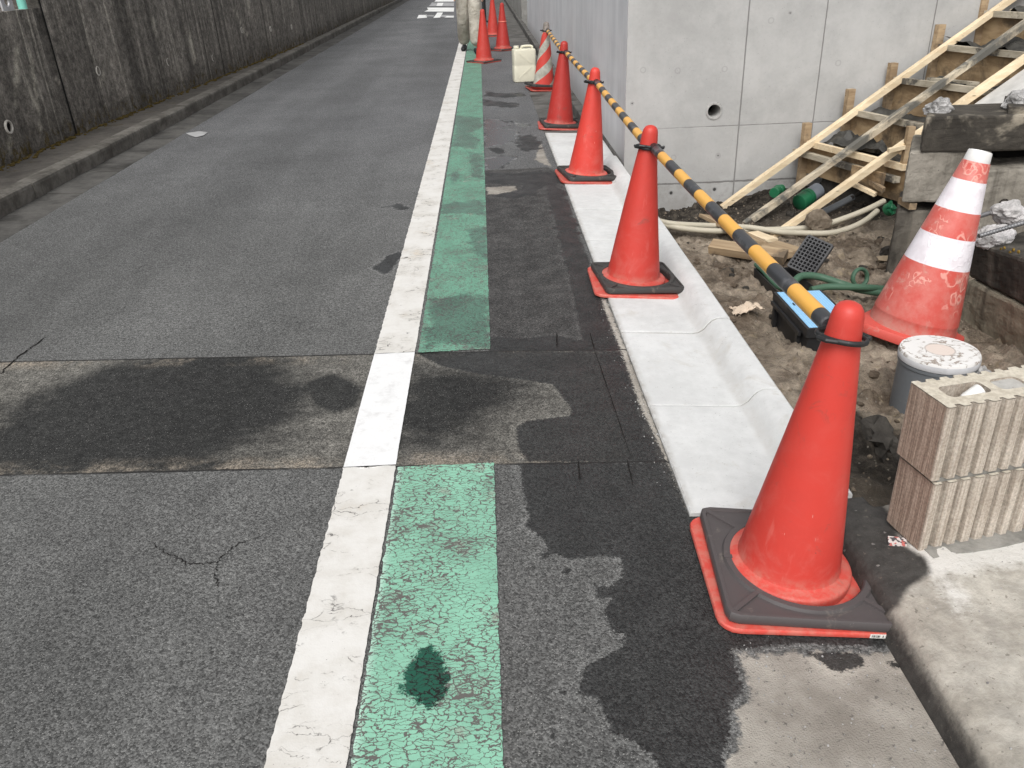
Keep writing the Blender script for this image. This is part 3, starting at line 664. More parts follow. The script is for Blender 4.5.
for k_ in range(n):
    l=(k_+1)%n
    bm.faces.new((vv[2][k_],vv[2][l],vv[3][l],vv[3][k_])); bm.faces.new((vv[0][k_],vv[1][k_],vv[1][l],vv[0][l])); bm.faces.new((vv[0][k_],vv[0][l],vv[2][l],vv[2][k_])); bm.faces.new((vv[1][k_],vv[3][k_],vv[3][l],vv[1][l]))
bm_obj('plate',bm,mat_flat('galvanised',(.45,.45,.46),.45,.5,.3,.15),t)
bm=bmesh.new(); add_box(bm,(-.05,0,.006),(.12,.17,.012)); bm_obj('foot',bm,bpy.data.materials['galvanised'],t)

# ------------------------------------------------------------------ white gutter blocks, old gutter, slab, soil
def gutter_block(y0,y1,hump,label,seed):
    r=random.Random(seed); g=.0030
    if hump: prof=[(.489,-.2),(.489,.001),(.493,.006),(.60,-.001),(.70,-.008),(.772,-.013),(.797,-.010),(.818,.004),(.834,.026),(.846,.038),(.862,.045),(.878,.047),(.911,.046),(.918,.040),(.918,-.2)]
    else: prof=[(.489,-.2),(.489,.001),(.493,.006),(.60,.0),(.70,-.005),(.80,-.008),(.90,-.004),(.930,-.002),(.934,-.006),(.934,-.2)]
    Y=[y0+g,y0+g+.003,y0+g+.009,(y0+y1)/2,y1-g-.009,y1-g-.003,y1-g]; ins=[.0015,0,0,0,0,0,.0015]
    dz=r.uniform(-.0015,.0015); bm=bmesh.new(); rows=[]
    cx=.7
    for yy,i_ in zip(Y,ins): rows.append([bm.verts.new((px,yy,pz+dz-(i_ if pz>-.1 else 0))) for px,pz in prof])
    n=len(prof)
    for a,b in zip(rows,rows[1:]):
        for k in range(n): bm.faces.new((a[k],a[(k+1)%n],b[(k+1)%n],b[k]))
    bm.faces.new(rows[0][::-1]); bm.faces.new(rows[-1])
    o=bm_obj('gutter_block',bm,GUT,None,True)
    for p_ in o.data.polygons:
        if abs(p_.normal.y)>.5: p_.use_smooth=False
    return tag(o,label,'gutter block','white precast gutter blocks along the road')
lab=['white L-shaped gutter block under the back edge of the nearest cone base','white L-shaped gutter block second from the nearest cone','white L-shaped gutter block just in front of the second cone',
 'white L-shaped gutter block under the second cone base','white L-shaped gutter block right behind the second cone','white L-shaped gutter block midway between second and third cone','white L-shaped gutter block beneath the third cone, last with a raised kerb',
 'flat white gutter slab behind the third cone beside the wall','flat white gutter slab in front of the fourth cone, farthest of the row']
eds=[GEND]+[2.375+.602*i for i in range(9)]
eds[-1]=GFAR
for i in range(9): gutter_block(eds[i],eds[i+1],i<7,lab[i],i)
# grout between and under the blocks
JS=mat_flat('joint_sand',(.15,.135,.105),.95,.1)
for i in range(1,9):
    pr_=[(.489,.001),(.60,-.001),(.70,-.008),(.772,-.013),(.797,-.010),(.818,.004),(.834,.026),(.846,.038),(.862,.045),(.911,.046),(.917,.0)] if i<7 else [(.489,.001),(.60,.0),(.70,-.005),(.80,-.008),(.90,-.004),(.930,-.002)]
    V_=[];
    for px_,pz_ in pr_: V_+=[(px_,eds[i]-.006,pz_-.0045),(px_,eds[i]+.006,pz_-.0045)]
    struct(mesh_obj('gutter',V_,[(2*k_,2*k_+2,2*k_+3,2*k_+1) for k_ in range(len(pr_)-1)],JS))
# older gutter past the white blocks
def longprof(name,prof,y0,y1,mat,n=60):
    yy=np.linspace(y0,y1,n); V=[];F=[];m=len(prof)
    for y in yy:
        for px,pz in prof: V.append((px,y,pz))
    for i in range(n-1):
        for k in range(m-1): F.append((i*m+k,i*m+k+1,(i+1)*m+k+1,(i+1)*m+k))
    return struct(mesh_obj(name,V,F,mat))
longprof('gutter',[(.487,-.003),(.60,-.004),(.70,-.006),(.802,-.008),(.806,-.07),(.858,-.07),(.862,.018),(.872,.024),(.941,.028)],GFAR+.002,60,OLDG)
longprof('gutter',[(.9345,-.2),(.9345,.024),(.941,.028)],5.81,GFAR+.002,OLDG,4)
left_strip_mat=None
# dirty cement slab with the old rounded kerb at its edge
sx=np.concatenate([np.linspace(OLDX,.87,26)[:-1],np.linspace(.87,1.5,110)[:-1],np.linspace(1.5,5,60)]); sy=np.array(yl(.45,1.742,.006,.008))
def slabz(X,Y):
    k=np.interp(X,[OLDX,.816,.822,.829,.838,.850,.870,1.0,1.3,2,5],[-.026,-.008,.014,.032,.043,.050,.054,.064,.074,.085,.09])
    k=k+fbm(X*6,Y*6,5,21)*.010*np.clip((X-.84)/.1,0,1)+fbm(X*60,Y*60,3,22)*.003
    k=k+.012*np.exp(-(((X-1.0)/.07)**2+((Y-1.47)/.10)**2))
    e=np.clip((Y-1.70)/.04,0,1)+fbm(X*14,Y*14,3,4)*.6*np.clip((Y-1.62)/.08,0,1)
    return np.where(X>.93,k-.10*np.clip(e,0,1)*np.clip((X-.93)/.05,0,1),k)
def PZ(z,*q): return [G(a,b,z)[:2] for a,b in q]
darkp=[PZ(.05,(815,490),(860,490),(874,495),(889,514),(896,532),(904,551),(926,566),(931,580),(910,590),(900,606),(860,610),(820,560))]
freshp=[PZ(.065,(889,512),(905,548),(930,575),(956,612),(968,606),(955,580),(985,572),(1060,566),(1060,535),(936,545),(905,520))]
struct(grid_obj('concrete_slab',sx,sy,slabz,SLAB,{'dark':lambda X,Y:np.maximum(dmax(darkp,X,Y),.831-X),'fresh':lambda X,Y:dmax(freshp,X,Y)}))
# dug soil
CP=np.array([(.93,1.7,-.03),(.93,1.9,-.0),(.93,2.6,.005),(.93,3.3,-.02),(.93,4.2,-.09),(.93,5.0,-.2),(.95,5.7,-.31),(1.2,5.8,-.315),(1.65,5.8,-.28),(2.0,5.8,-.2),(1.56,5.45,-.235),(1.6,4.75,-.21),(1.3,4.8,-.22),
 (1.15,3.1,-.085),(1.2,2.7,-.10),(1.05,2.9,-.06),(1.5,3.4,-.09),(1.55,2.55,-.10),(1.75,3.0,-.08),(2,4.2,-.16),(2.2,3.6,-.12),(1.1,2.1,-.06),(1.5,2.1,-.08),(3,3,-.05),(3,4.5,-.1),(4.5,4,0),(4.5,2,0),(2.5,2.0,-.05),(2.4,5.2,-.16),(3.5,5.7,.1),(1.3,4.1,-.16),(1.05,3.7,-.07),(2,3.2,-.1)])
def soilz(X,Y,rough=True):
    w=0;z=0
    for a,b,c in CP:
        k=1/(((X-a)**2+(Y-b)**2)+.012)**1.6; w=w+k; z=z+k*c
    z=z/w
    if rough:
        amp=np.clip((X-.93)/.15,.15,1)
        z=z+amp*(fbm(X*4,Y*4,5,31)*.07+np.abs(fbm(X*11,Y*11,4,37))*.062-.011+np.clip(fbm(X*17,Y*17,4,47)-.08,0,1)*.14+fbm(X*40,Y*40,3,41)*.026)
        for bx,by,br,bh in BUMPS: z=z+bh*np.exp(-((X-bx)**2+(Y-by)**2)/br**2)
        z=np.where(X<.98,np.minimum(z,.02),z)
    return z
BUMPS=[(1.12,2.22,.09,.075),(1.0,2.9,.07,.02),(1.75,4.15,.12,.05),(1.45,4.35,.12,.035),(1.10,5.45,.2,.04),(1.9,5.3,.2,.05),(2.1,5.0,.15,.05),(1.5,3.75,.18,.02),(1.80,2.92,.17,-.045)]
def dampf(X,Y):
    d=np.interp(Y,[1.7,2.2,2.6,3.5,4.4,4.9,5.8],[.55,.45,.1,.05,.12,.5,.9])
    d=d+.5*np.exp(-(((X-1.1)/.14)**2+((Y-2.2)/.2)**2))+.35*np.exp(-(((X-1.05)/.12)**2+((Y-2.85)/.25)**2))+np.clip((X-1.9)*.4,0,.4)
    return np.clip(d,0,1)
qx=np.concatenate([np.arange(.9185,2.3,.0095),np.linspace(2.3,6.5,80)]); qy=np.array(yl(1.62,5.83,.0036,.008))
struct(grid_obj('soil',qx,qy,soilz,SOIL,{'damp':dampf}))
def SZ(x,y): return float(soilz(np.array([[x]]),np.array([[y]]))[0,0])

# ------------------------------------------------------------------ new concrete wall on the right
WY=5.8; WX=.941; WTOP=2.7
wallroot=mesh_obj('concrete_wall',[(WX,WY,-.6),(6.6,WY,-.6),(6.6,18.65,-.6),(WX,18.65,-.6),(WX,WY,WTOP),(6.6,WY,WTOP),(6.6,18.65,WTOP),(WX,18.65,WTOP)],[(4,5,6,7),(3,7,6,2),(0,4,7,3),(1,2,6,5)],RWALL)
tag(wallroot,'tall new pale concrete retaining wall with a sharp corner behind the cones','wall')
holes=[AY(671,193,WY),AY(714.4,189.4,WY),AY(632,103.5,WY),AY(790,13,WY)]; plugs=[AY(643,70,WY),AY(677.6,70.6,WY),AY(724.5,69,WY),AY(673.5,157.5,WY),AY(718,155.7,WY),AY(838,63,WY),AY(771,20.5,WY)]
wh=AY(714,111,WY)
fx=np.concatenate([np.arange(WX,2.7,.0075),np.linspace(2.7,6.6,60)]); fz=np.concatenate([np.arange(-.6,1.35,.0085),np.linspace(1.35,WTOP,24)])
def hs(lst,r): return lambda X,Z: np.max([r-np.hypot(X-p[0],Z-p[2]) for p in lst],axis=0)
face=grid_obj('wall_face',fx,fz,lambda X,Z:0*X,WALL,{'hole':lambda X,Z:np.maximum(hs(holes[:2],.0135)(X,Z),hs(holes[2:]+[plugs[4]],.007)(X,Z)),'plug':hs(plugs,.017)},smooth=False,keep=lambda X,Z:np.hypot(X-wh[0],Z-wh[2])>.050)
for v in face.data.vertices: v.co=(v.co.x,WY-.003,v.co.y)
face.data.flip_normals() if face.data.polygons[0].normal.y>0 else None
face.parent=wallroot
bm=bmesh.new(); add_lathe(bm,[(.057,-.002),(.057,.004),(.054,.0055),(.043,.004),(.040,-.03),(.039,-.22)],40)
ow=thing('weep_pipe',None,None,(wh[0],WY-.003,wh[2]),(R_(90),0,0)); ow.parent=wallroot
bm_obj('pipe_lining',bm,mat_flat('pipe_lining',(.36,.355,.34),.7,.3),ow,True)
bm=bmesh.new(); add_lathe(bm,[(.041,-.21),(.0005,-.21)],24); bm_obj('pipe_end',bm,HOLE,ow)
# dark opening past it and the next wall
def simple_box(name,a,b,mat,label=None,cat=None):
    bm=bmesh.new(); a=np.array(a,float);b=np.array(b,float); add_hexa(bm,box_c(a,(b[0]-a[0],0,0),(0,b[1]-a[1],0),(0,0,b[2]-a[2]))); o=bm_obj(name,bm,mat,None,False,.006,1)
    if label: tag(o,label,cat)
    return o
gt=thing('gate','dark brown boarded gate set back between the two walls','gate',(1.10,18.66,0.03))
for i in range(9): 
    bm=bmesh.new(); add_box(bm,(.02,.12+i*.26,1.0),(.03,.25,2.0)); bm_obj('board',bm,mat_flat('dark_boards',(.028,.024,.021),.7,.3) if i==0 else bpy.data.materials['dark_boards'],gt)
for y in (.03,2.32):
    bm=bmesh.new(); add_box(bm,(.03,y,1.05),(.08,.07,2.1)); bm_obj('gate_post',bm,bpy.data.materials['dark_boards'],gt)
simple_box('concrete_wall',(.93,21.1,-.2),(4,46,1.9),mat_concrete('far_wall',(.24,.235,.22),(.38,.37,.35),1.5,.4,.85,.3,streak=((5,5,.5),(.14,.13,.12),.5,.66,.6)),'farther grey concrete wall beyond the dark gate','wall')
# ------------------------------------------------------------------ cones, weights, bars
def rsq(half,rad,n,phase=0):
    """points of a rounded square by angle"""
    out=[]
    for k in range(n):
        a=2*math.pi*k/n+phase; c,s_=math.cos(a),math.sin(a)
        lo,hi=0,half*1.5
        for _ in range(30):
            m=(lo+hi)/2; x,y=abs(m*c),abs(m*s_); qx_,qy_=max(x-(half-rad),0),max(y-(half-rad),0)
            if math.hypot(qx_,qy_)-rad<0 and x<half and y<half: lo=m
            else: hi=m
        out.append((lo*c,lo*s_))
    return out
def loft(bm,rings,capb=False,capt=False):
    R=[[bm.verts.new(tuple(map(float,p))) for p in r] for r in rings]; n=len(R[0])
    for a,b in zip(R,R[1:]):
        for k in range(n): bm.faces.new((a[k],a[(k+1)%n],b[(k+1)%n],b[k]))
    if capb: bm.faces.new(R[0][::-1])
    if capt: bm.faces.new(R[-1])
    return R
def circ(r,z,n,ph=0,dx=0,dy=0): return [(dx+r*math.cos(2*math.pi*k/n+ph),dy+r*math.sin(2*math.pi*k/n+ph),z) for k in range(n)]
CONE_PROF=[(.144,.010),(.1455,.030),(.1450,.037),(.1415,.0415),(.136,.0430),(.1225,.0465),(.1185,.0490),(.1165,.056),(.1135,.08),(.0935,.22),(.0735,.36),(.0535,.50),(.0375,.615),(.0345,.645),(.0325,.668),(.029,.682),(.022,.692),(.012,.697),(.0006,.699)]
def cone_body(mat,parent,scale=1.0,seed=0):
    r=random.Random(seed); n=72; bm=bmesh.new(); rings=[]
    bx,by=r.uniform(-.006,.006),r.uniform(-.006,.006)
    for rr,z in CONE_PROF:
        t=max(0,(z-.08)/.6); rings.append(circ(rr*scale,z*scale,n,0,bx*math.sin(t*2.4),by*math.sin(t*2.2)))
    loft(bm,rings,False,True); return bm_obj('cone_body',bm,mat,parent,True)
def cone_base(mat,parent,half=.190,z=.013,yaw=0):
    n=96; bm=bmesh.new(); o=[rsq(half,.045,n)]; o=o[0]
    f=lambda s_,zz:[(x*s_,y*s_,zz) for x,y in o]
    loft(bm,[f(.995,0),f(1,.004),f(1,z-.003),f(.99,z),circ(.13,z,n)],True); ob=bm_obj('cone_base',bm,mat,parent,True); return ob
cones=[]
def cone(px,tilt,yaw,mat,label,group='plain red traffic cones along the roadworks',z=0.0,pos=None,base=True):
    t=thing('traffic_cone',label,'traffic cone',(px[0],px[1],z),(tilt[0],tilt[1],yaw),group)
    cone_body(mat,t,1,len(cones)); 
    if base:
        ob=cone_base(mat,t,.204 if not cones else .190)
        if not cones: ob.location=(.002,-.006,0)
    cones.append(t); return t
def weight(pos,rot,label,mat=RUB,half=.176,hole=.1515,z0=.0145,th=.026):
    t=thing('cone_weight',label,'cone weight',pos,rot,'black rubber weights on the cone bases')
    n=96; bm=bmesh.new(); o=rsq(half,.022,n); f=lambda s_,zz:[(x*s_,y*s_,z0+zz) for x,y in o]
    i=lambda r_,zz:[(r_*x/math.hypot(x,y),r_*y/math.hypot(x,y),z0+zz) for x,y in o]
    loft(bm,[i(hole,0),f(.985,0),f(1,.006),f(1,th-.005),f(.985,th),f(.945,th),f(.935,th-.005),i(hole+.022,th-.006),i(hole+.018,th+.001),i(hole+.004,th+.001),i(hole,th-.004),i(hole,0)])
    bm_obj('ring_plate',bm,mat,t,True)
    for k in range(4):
        a=math.pi/4+k*math.pi/2; bm=bmesh.new(); r0,r1=hole+.017,half*1.29; c=np.array([math.cos(a),math.sin(a),0])*(r0+r1)/2
        add_box(bm,(c[0],c[1],z0+th-.004),(r1-r0,.011,.009),a); bm_obj('rib',bm,mat,t,False,0.002,1)
    for k in range(2):
        a=math.pi*k; bm=bmesh.new(); add_box(bm,(math.cos(a)*(hole+.011),0,z0+th-.002),(.020,.012,.008)); bm_obj('rib',bm,mat,t,False,.002,1)
    return t
def base_pos(x,y,z): return G(x,y,z)
T=R_
# nearest cone on the old apron
c1=np.array([.665,1.540,-.006]); rot1=(T(.4),T(4.0),T(-2.5))
k1=cone(c1,rot1,T(-2.5),RED,'large nearest red traffic cone beside the ribbed blocks',z=c1[2])
weight((c1[0]+.018,c1[1]-.006,c1[2]),(T(.4),T(4.3),T(-4.5)),'black rubber weight plate around the foot of the nearest cone',RUBP,.199)
st=thing('sticker',None,None,(0,0,0)); st.parent=k1
WHS=mat_flat('white_sticker',(.72,.70,.66),.5,.3,0,.08)
bm=bmesh.new(); add_box(bm,(.142,-.2106,.0072),(.034,.0012,.0105)); bm_obj('label_paper',bm,WHS,st)
bm=bmesh.new()
xx=.129
for i_,w_ in enumerate([1,.6,1.4,.5,1,.8,1.6,.5]):
    add_box(bm,(xx,-.2115,.0074),(.0011*w_,.0008,.0062)); xx+=.0024
add_box(bm,(.153,-.2115,.0074),(.0016,.0008,.0055)); bm_obj('printed_bars',bm,mat_flat('black_print',(.03,.03,.03),.6,.2,0,.05),st)
spots=[((633,283),5.0,-1,RED,'red cone on the white gutter, first behind the nearest cone'),((586,177),4.8,3,RED,'red cone standing on the white gutter at the wall corner'),((560,126),4.0,-2,RED2,'darker red cone at the far end of the white gutter')]
wl_=['black rubber weight plate under the second cone on the white gutter','black rubber weight plate of the cone at the wall corner','black rubber weight plate of the darker red cone']
for (q,ti,yw,m_,lb),wlb in zip(spots,wl_):
    p_=G(*q,.0); 
    cone((p_[0]-.004,p_[1]),(0,T(ti),T(yw)),T(yw),m_,lb,z=-.004)
    weight((p_[0]+.012,p_[1]+.004,-.001),(T(.5),T(ti-1.2),T(yw+6)),wlb)
# striped cone
def spiral():
    k=MT('red_white_spiral'); X=k.xyz(); ang=k.math('ARCTAN2',X[1],X[0]); 
    u=k.math('FRACT',k.math('ADD',k.math('MULTIPLY',X[2],3.9),k.math('ADD',k.math('MULTIPLY',ang,-2/(2*math.pi)),.93+.45)))
    s_=k.math('LESS_THAN',u,.52); n=k.noise(12,6,.7)
    red=k.mix(k.rng(n,.35,.7,0,.4),(.60,.060,.045),(.40,.075,.06)); wh=k.mix(k.rng(n,.35,.65),(.50,.49,.43),(.33,.32,.27))
    c=k.mix(s_,wh,red); cap=k.rng(X[2],.585,.60); c=k.mix(cap,c,k.mix(k.rng(n,.4,.6),(.32,.27,.24),(.19,.17,.15))); foot=k.rng(X[2],.062,.055); c=k.mix(foot,c,(.60,.055,.04))
    k.bump(k.noise(40,4),.1,.004); return k.out(c,.55,.35)
p_=G(543,89,0); tt=thing('traffic_cone','red and white spiral striped cone with a dirty grey tip','traffic cone',(p_[0]+.005,p_[1],.0),(T(1),T(3.5),T(10)))
cone_body(spiral(),tt,1,9); cone_base(RED2,tt,.182)
weight((p_[0]+.0,p_[1]-.02,.022),(T(-1),T(5.5),T(14)),'black rubber weight plate tilted on the striped cone')
# three cones further up the lane
for q,yw,lb,wlb,z_ in [((484,62),46,'red cone on the green lane edge just in front of the walking legs','thin black rubber weight plate turned diagonally under the cone by the walking legs',0),
                     ((503,50),40,'red cone behind the plastic jug with a faded ring at mid height','black rubber weight plate under the cone with the faded ring',0),
                     ((493,36),8,'farthest red cone, its top cut by the picture edge','black rubber weight plate under the farthest red cone',0)]:
    p_=G(*q,0); tc=cone((p_[0],p_[1]),(0,T(1.0),T(yw)),T(yw),RED if q[0]!=503 else RED2,lb,z=.002)
    if q[0]==503:
        bm=bmesh.new(); add_lathe(bm,[(.066,.418),(.0685,.419),(.0675,.432),(.064,.434)],48); bm_obj('faded_ring',bm,mat_flat('faded_red',(.72,.20,.15),.6,.3,0,.2),tc,True)
    weight((p_[0],p_[1],.0),(0,0,T(yw+1)),wlb,RUB,.192,.150,.0145,.012)
# barrier bars between the cone necks
def barmat():
    k=MT('yellow_black_bar'); X=k.xyz(); u=k.math('FRACT',k.math('MULTIPLY',k.math('ADD',X[0],.0),1/.306)); s_=k.math('LESS_THAN',u,.5)
    n=k.noise(9,6,.7); yel=k.mix(k.rng(n,.35,.7,0,.5),(.80,.42,.075),(.70,.37,.10)); bk_=k.mix(k.rng(k.noise(16,6,.72),.5,.7,0,.7),(.040,.041,.045),(.15,.15,.155))
    c=k.mix(s_,yel,bk_); sc=k.rng(k.noise(22,5,.72),.70,.73,0,.8); c=k.mix(sc,c,(.62,.60,.56)); k.bump(k.noise(40,4),.06,.003); return k.out(c,.40,.4)
BAR=barmat()
def neck(c,z):
    m=c.matrix_basis; v=Vector((0,0,z)); return (Euler(c.rotation_euler).to_matrix()@v)+c.location
bpy.context.view_layer.update()
lines=[(cones[1],cones[0]),(cones[2],cones[1]),(cones[3],cones[2]),(tt,cones[3])]
blab=['yellow and black barrier bar nearest the camera, tied to the nearest cone','yellow and black barrier bar between the gutter cones before the wall corner','yellow and black barrier bar between the corner cone and the darker cone','yellow and black barrier bar tied to the striped cone']
for (a,b),lb in zip(lines,blab):
    A=neck(a,.612); B=neck(b,.622 if b is cones[0] else .612); d=(B-A); dn=d.normalized()
    s0=A+dn*.052+Vector((.012,0,.0)); e0=B-dn*.052+Vector((-.006,0,.004)); L=(e0-s0).length
    t=thing('barrier_bar',lb,'barrier bar',s0,(0,0,0),'yellow and black bars between cones')
    t.rotation_euler=(e0-s0).to_track_quat('X','Z').to_euler()
    bm=bmesh.new(); add_tube(bm,[(0,0,0),(.004,0,0),(L*.33,0,-.004),(L*.66,0,-.004),(L-.004,0,0),(L,0,0)],.0195,20,True,[.016,.0195,.0195,.0195,.0195,.016]); bm_obj('tube',bm,BAR,t,True)
    for end,cc,zz in ((0,a,.612),(1,b,.622 if b is cones[0] else .612)):
        bm=bmesh.new(); add_torus(bm,.0465,.0045,44,10,(0,0,0),1.12 if end else 1.0)
        for sg in (-1,1): add_tube(bm,[(sg*.040,-.030,0),(sg*.058,-.018,.0),(sg*.060,.004,0)],.0055,8)
        ob=bm_obj('hook_ring',bm,BLK,t,True)
        W=Matrix.LocRotScale(neck(cc,zz),Euler((cc.rotation_euler[0]+(T(-4) if end else T(3)),cc.rotation_euler[1]+T(5 if end else -2),T(20 if end else -10))),(1,1,1))
        ob.matrix_local=(Matrix.LocRotScale(t.location,t.rotation_euler,(1,1,1))).inverted()@W
    bm=bmesh.new(); add_tube(bm,[(-.018,0,0),(.03,0,0)],.0205,14); bm_obj('end_sleeve',bm,BLK,t,True)

# big reflective cone leaning on the block pile
def bigcone():
    bc=Vector((1.655,3.0,-.075)); apx=None; L=.735; best=9
    for d in np.linspace(1.5,4.5,3000):
        r=ray(981,150); r=r/np.linalg.norm(r); p_=Vector((r[0]*d,r[1]*d,H+r[2]*d)); e=abs((p_-bc).length-L)
        if e<best: best=e; apx=p_
    ax=(apx-bc).normalized(); t=thing('traffic_cone','dirty red cone with two white reflective bands leaning on the concrete pile','traffic cone',bc)
    t.rotation_mode='XYZ'; t.rotation_euler=(ax.to_track_quat('Z','Y')).to_euler()
    k=MT('dirty_red_sleeve'); X=k.xyz()
    n=k.noise(9,6,.7); c=k.mix(k.rng(n,.35,.68),(.56,.085,.066),(.58,.175,.145))
    wob_=k.noise(14,3,.5,out='Color'); dv=k.n.new('ShaderNodeVectorMath'); dv.operation='MULTIPLY_ADD'; k.L(wob_,dv.inputs[0]); dv.inputs[1].default_value=(.07,.07,.09); k.L(k.co,dv.inputs[2]); DW=dv.outputs[0]
    e=k.vor(26,'DISTANCE_TO_EDGE',src=k.mapping((1,1,1.0),loc=(.3,.2,0))); f1=k.vor(1,src=k.mapping((19,19,14),src=DW)); f2=k.vor(1,src=k.mapping((36,36,27),src=DW,loc=(4,2,1)))
    bub=k.math('MULTIPLY',k.rng(k.math('ABSOLUTE',k.math('SUBTRACT',f1,.40)),.085,.02),k.rng(k.noise(5.5,4),.44,.54)); bub=k.math('MAXIMUM',bub,k.math('MULTIPLY',k.rng(k.math('ABSOLUTE',k.math('SUBTRACT',f2,.40)),.09,.02),k.rng(k.noise(8.5,4),.52,.60))); bub=k.math('MULTIPLY',bub,k.rng(X[2],.12,.17))
    c=k.mix(k.math('MULTIPLY',bub,.75),c,(.74,.36,.30))
    c=k.mix(k.rng(k.noise(13,7,.72),.54,.70,0,.6),c,(.50,.36,.30)); low=k.rng(X[2],.10,.035,0,.55); c=k.mix(k.math('MULTIPLY',low,k.rng(n,.35,.6)),c,(.42,.30,.25))
    band=k.math('MAXIMUM',k.math('MULTIPLY',k.rng(X[2],.305,.307),k.rng(X[2],.420,.418)),k.math('MULTIPLY',k.rng(X[2],.515,.517),k.rng(X[2],.627,.625)))
    wh=k.mix(k.rng(k.noise(20,5),.4,.7),(.78,.74,.77),(.68,.63,.66)); c=k.mix(band,c,wh)
    seam=k.rng(k.math('ABSOLUTE',k.math('SUBTRACT',k.math('ARCTAN2',X[1],X[0]),-.75)),.022,.010); c=k.mix(k.math('MULTIPLY',seam,.35),c,(.35,.2,.2))
    k.bump(k.math('ADD',k.math('MULTIPLY',bub,.8),k.noise(30,5)),.25,.006); SL=k.out(c,k.mix(band,(.42,.42,.42),(.5,.5,.5)),.45)
    bm=bmesh.new(); add_lathe(bm,[(.163,.030),(.1615,.060),(.1585,.085),(.160,.088),(.1595,.094),(.0485,.690),(.047,.694)],72); bm_obj('cone_body',bm,SL,t,True)
    bm=bmesh.new(); add_lathe(bm,[(.0455,.690),(.0462,.694),(.0420,.726),(.040,.731),(.030,.733),(.028,.728),(.0005,.726)],48); bm_obj('cone_cap',bm,mat_flat('white_cap',(.74,.73,.71),.5,.4,0,.08),t,True)
    n_=96; o=rsq(.186,.085,n_,0); f=lambda s_,zz:[(x*s_,y*s_,zz) for x,y in o]; bm=bmesh.new()
    loft(bm,[f(.99,-.002),f(1.0,.004),f(.995,.026),f(.975,.033),circ(.166,.037,n_),circ(.148,.05,n_)],True); ob=bm_obj('cone_base',bm,mat_plastic('dusty_red',(.58,.085,.065),.55,.6,(.42,.28,.23),.3),t,True); ob.rotation_euler=(0,0,T(38))
    return t
bigcone()

# ------------------------------------------------------------------ ribbed blocks, pipe, box and the other things on the soil
BLKM=None
def blockmat():
    k=MT('ribbed_block'); X=k.xyz()
    st=k.noise(1,4,.6,src=k.mapping((230,230,5))); n=k.noise(7,6,.65)
    groove=k.attr('groove')
    c=k.mix(k.rng(n,.35,.65),(.43,.375,.315),(.555,.495,.425)); c=k.mix(k.rng(st,.40,.60,0,.45),c,(.27,.215,.165))
    end=k.attr('endface'); ce=k.mix(k.rng(st,.38,.62),(.27,.205,.160),(.42,.335,.268)); c=k.mix(end,c,ce)
    c=k.mix(groove,c,k.mul(c,.72)); gn=k.noise(150,4,.7); c=k.mul(c,k.rng(gn,.3,.7,.75,1.2))
    top=k.attr('topface'); c=k.mix(top,c,k.mul(k.mix(k.rng(k.noise(60,4,.7),.35,.65),(.47,.42,.34),(.62,.57,.475)),1.0))
    k.bump(k.math('ADD',st,k.math('MULTIPLY',gn,.5)),.5,.004); return k.out(c,.92,.15)
BLKM=blockmat()
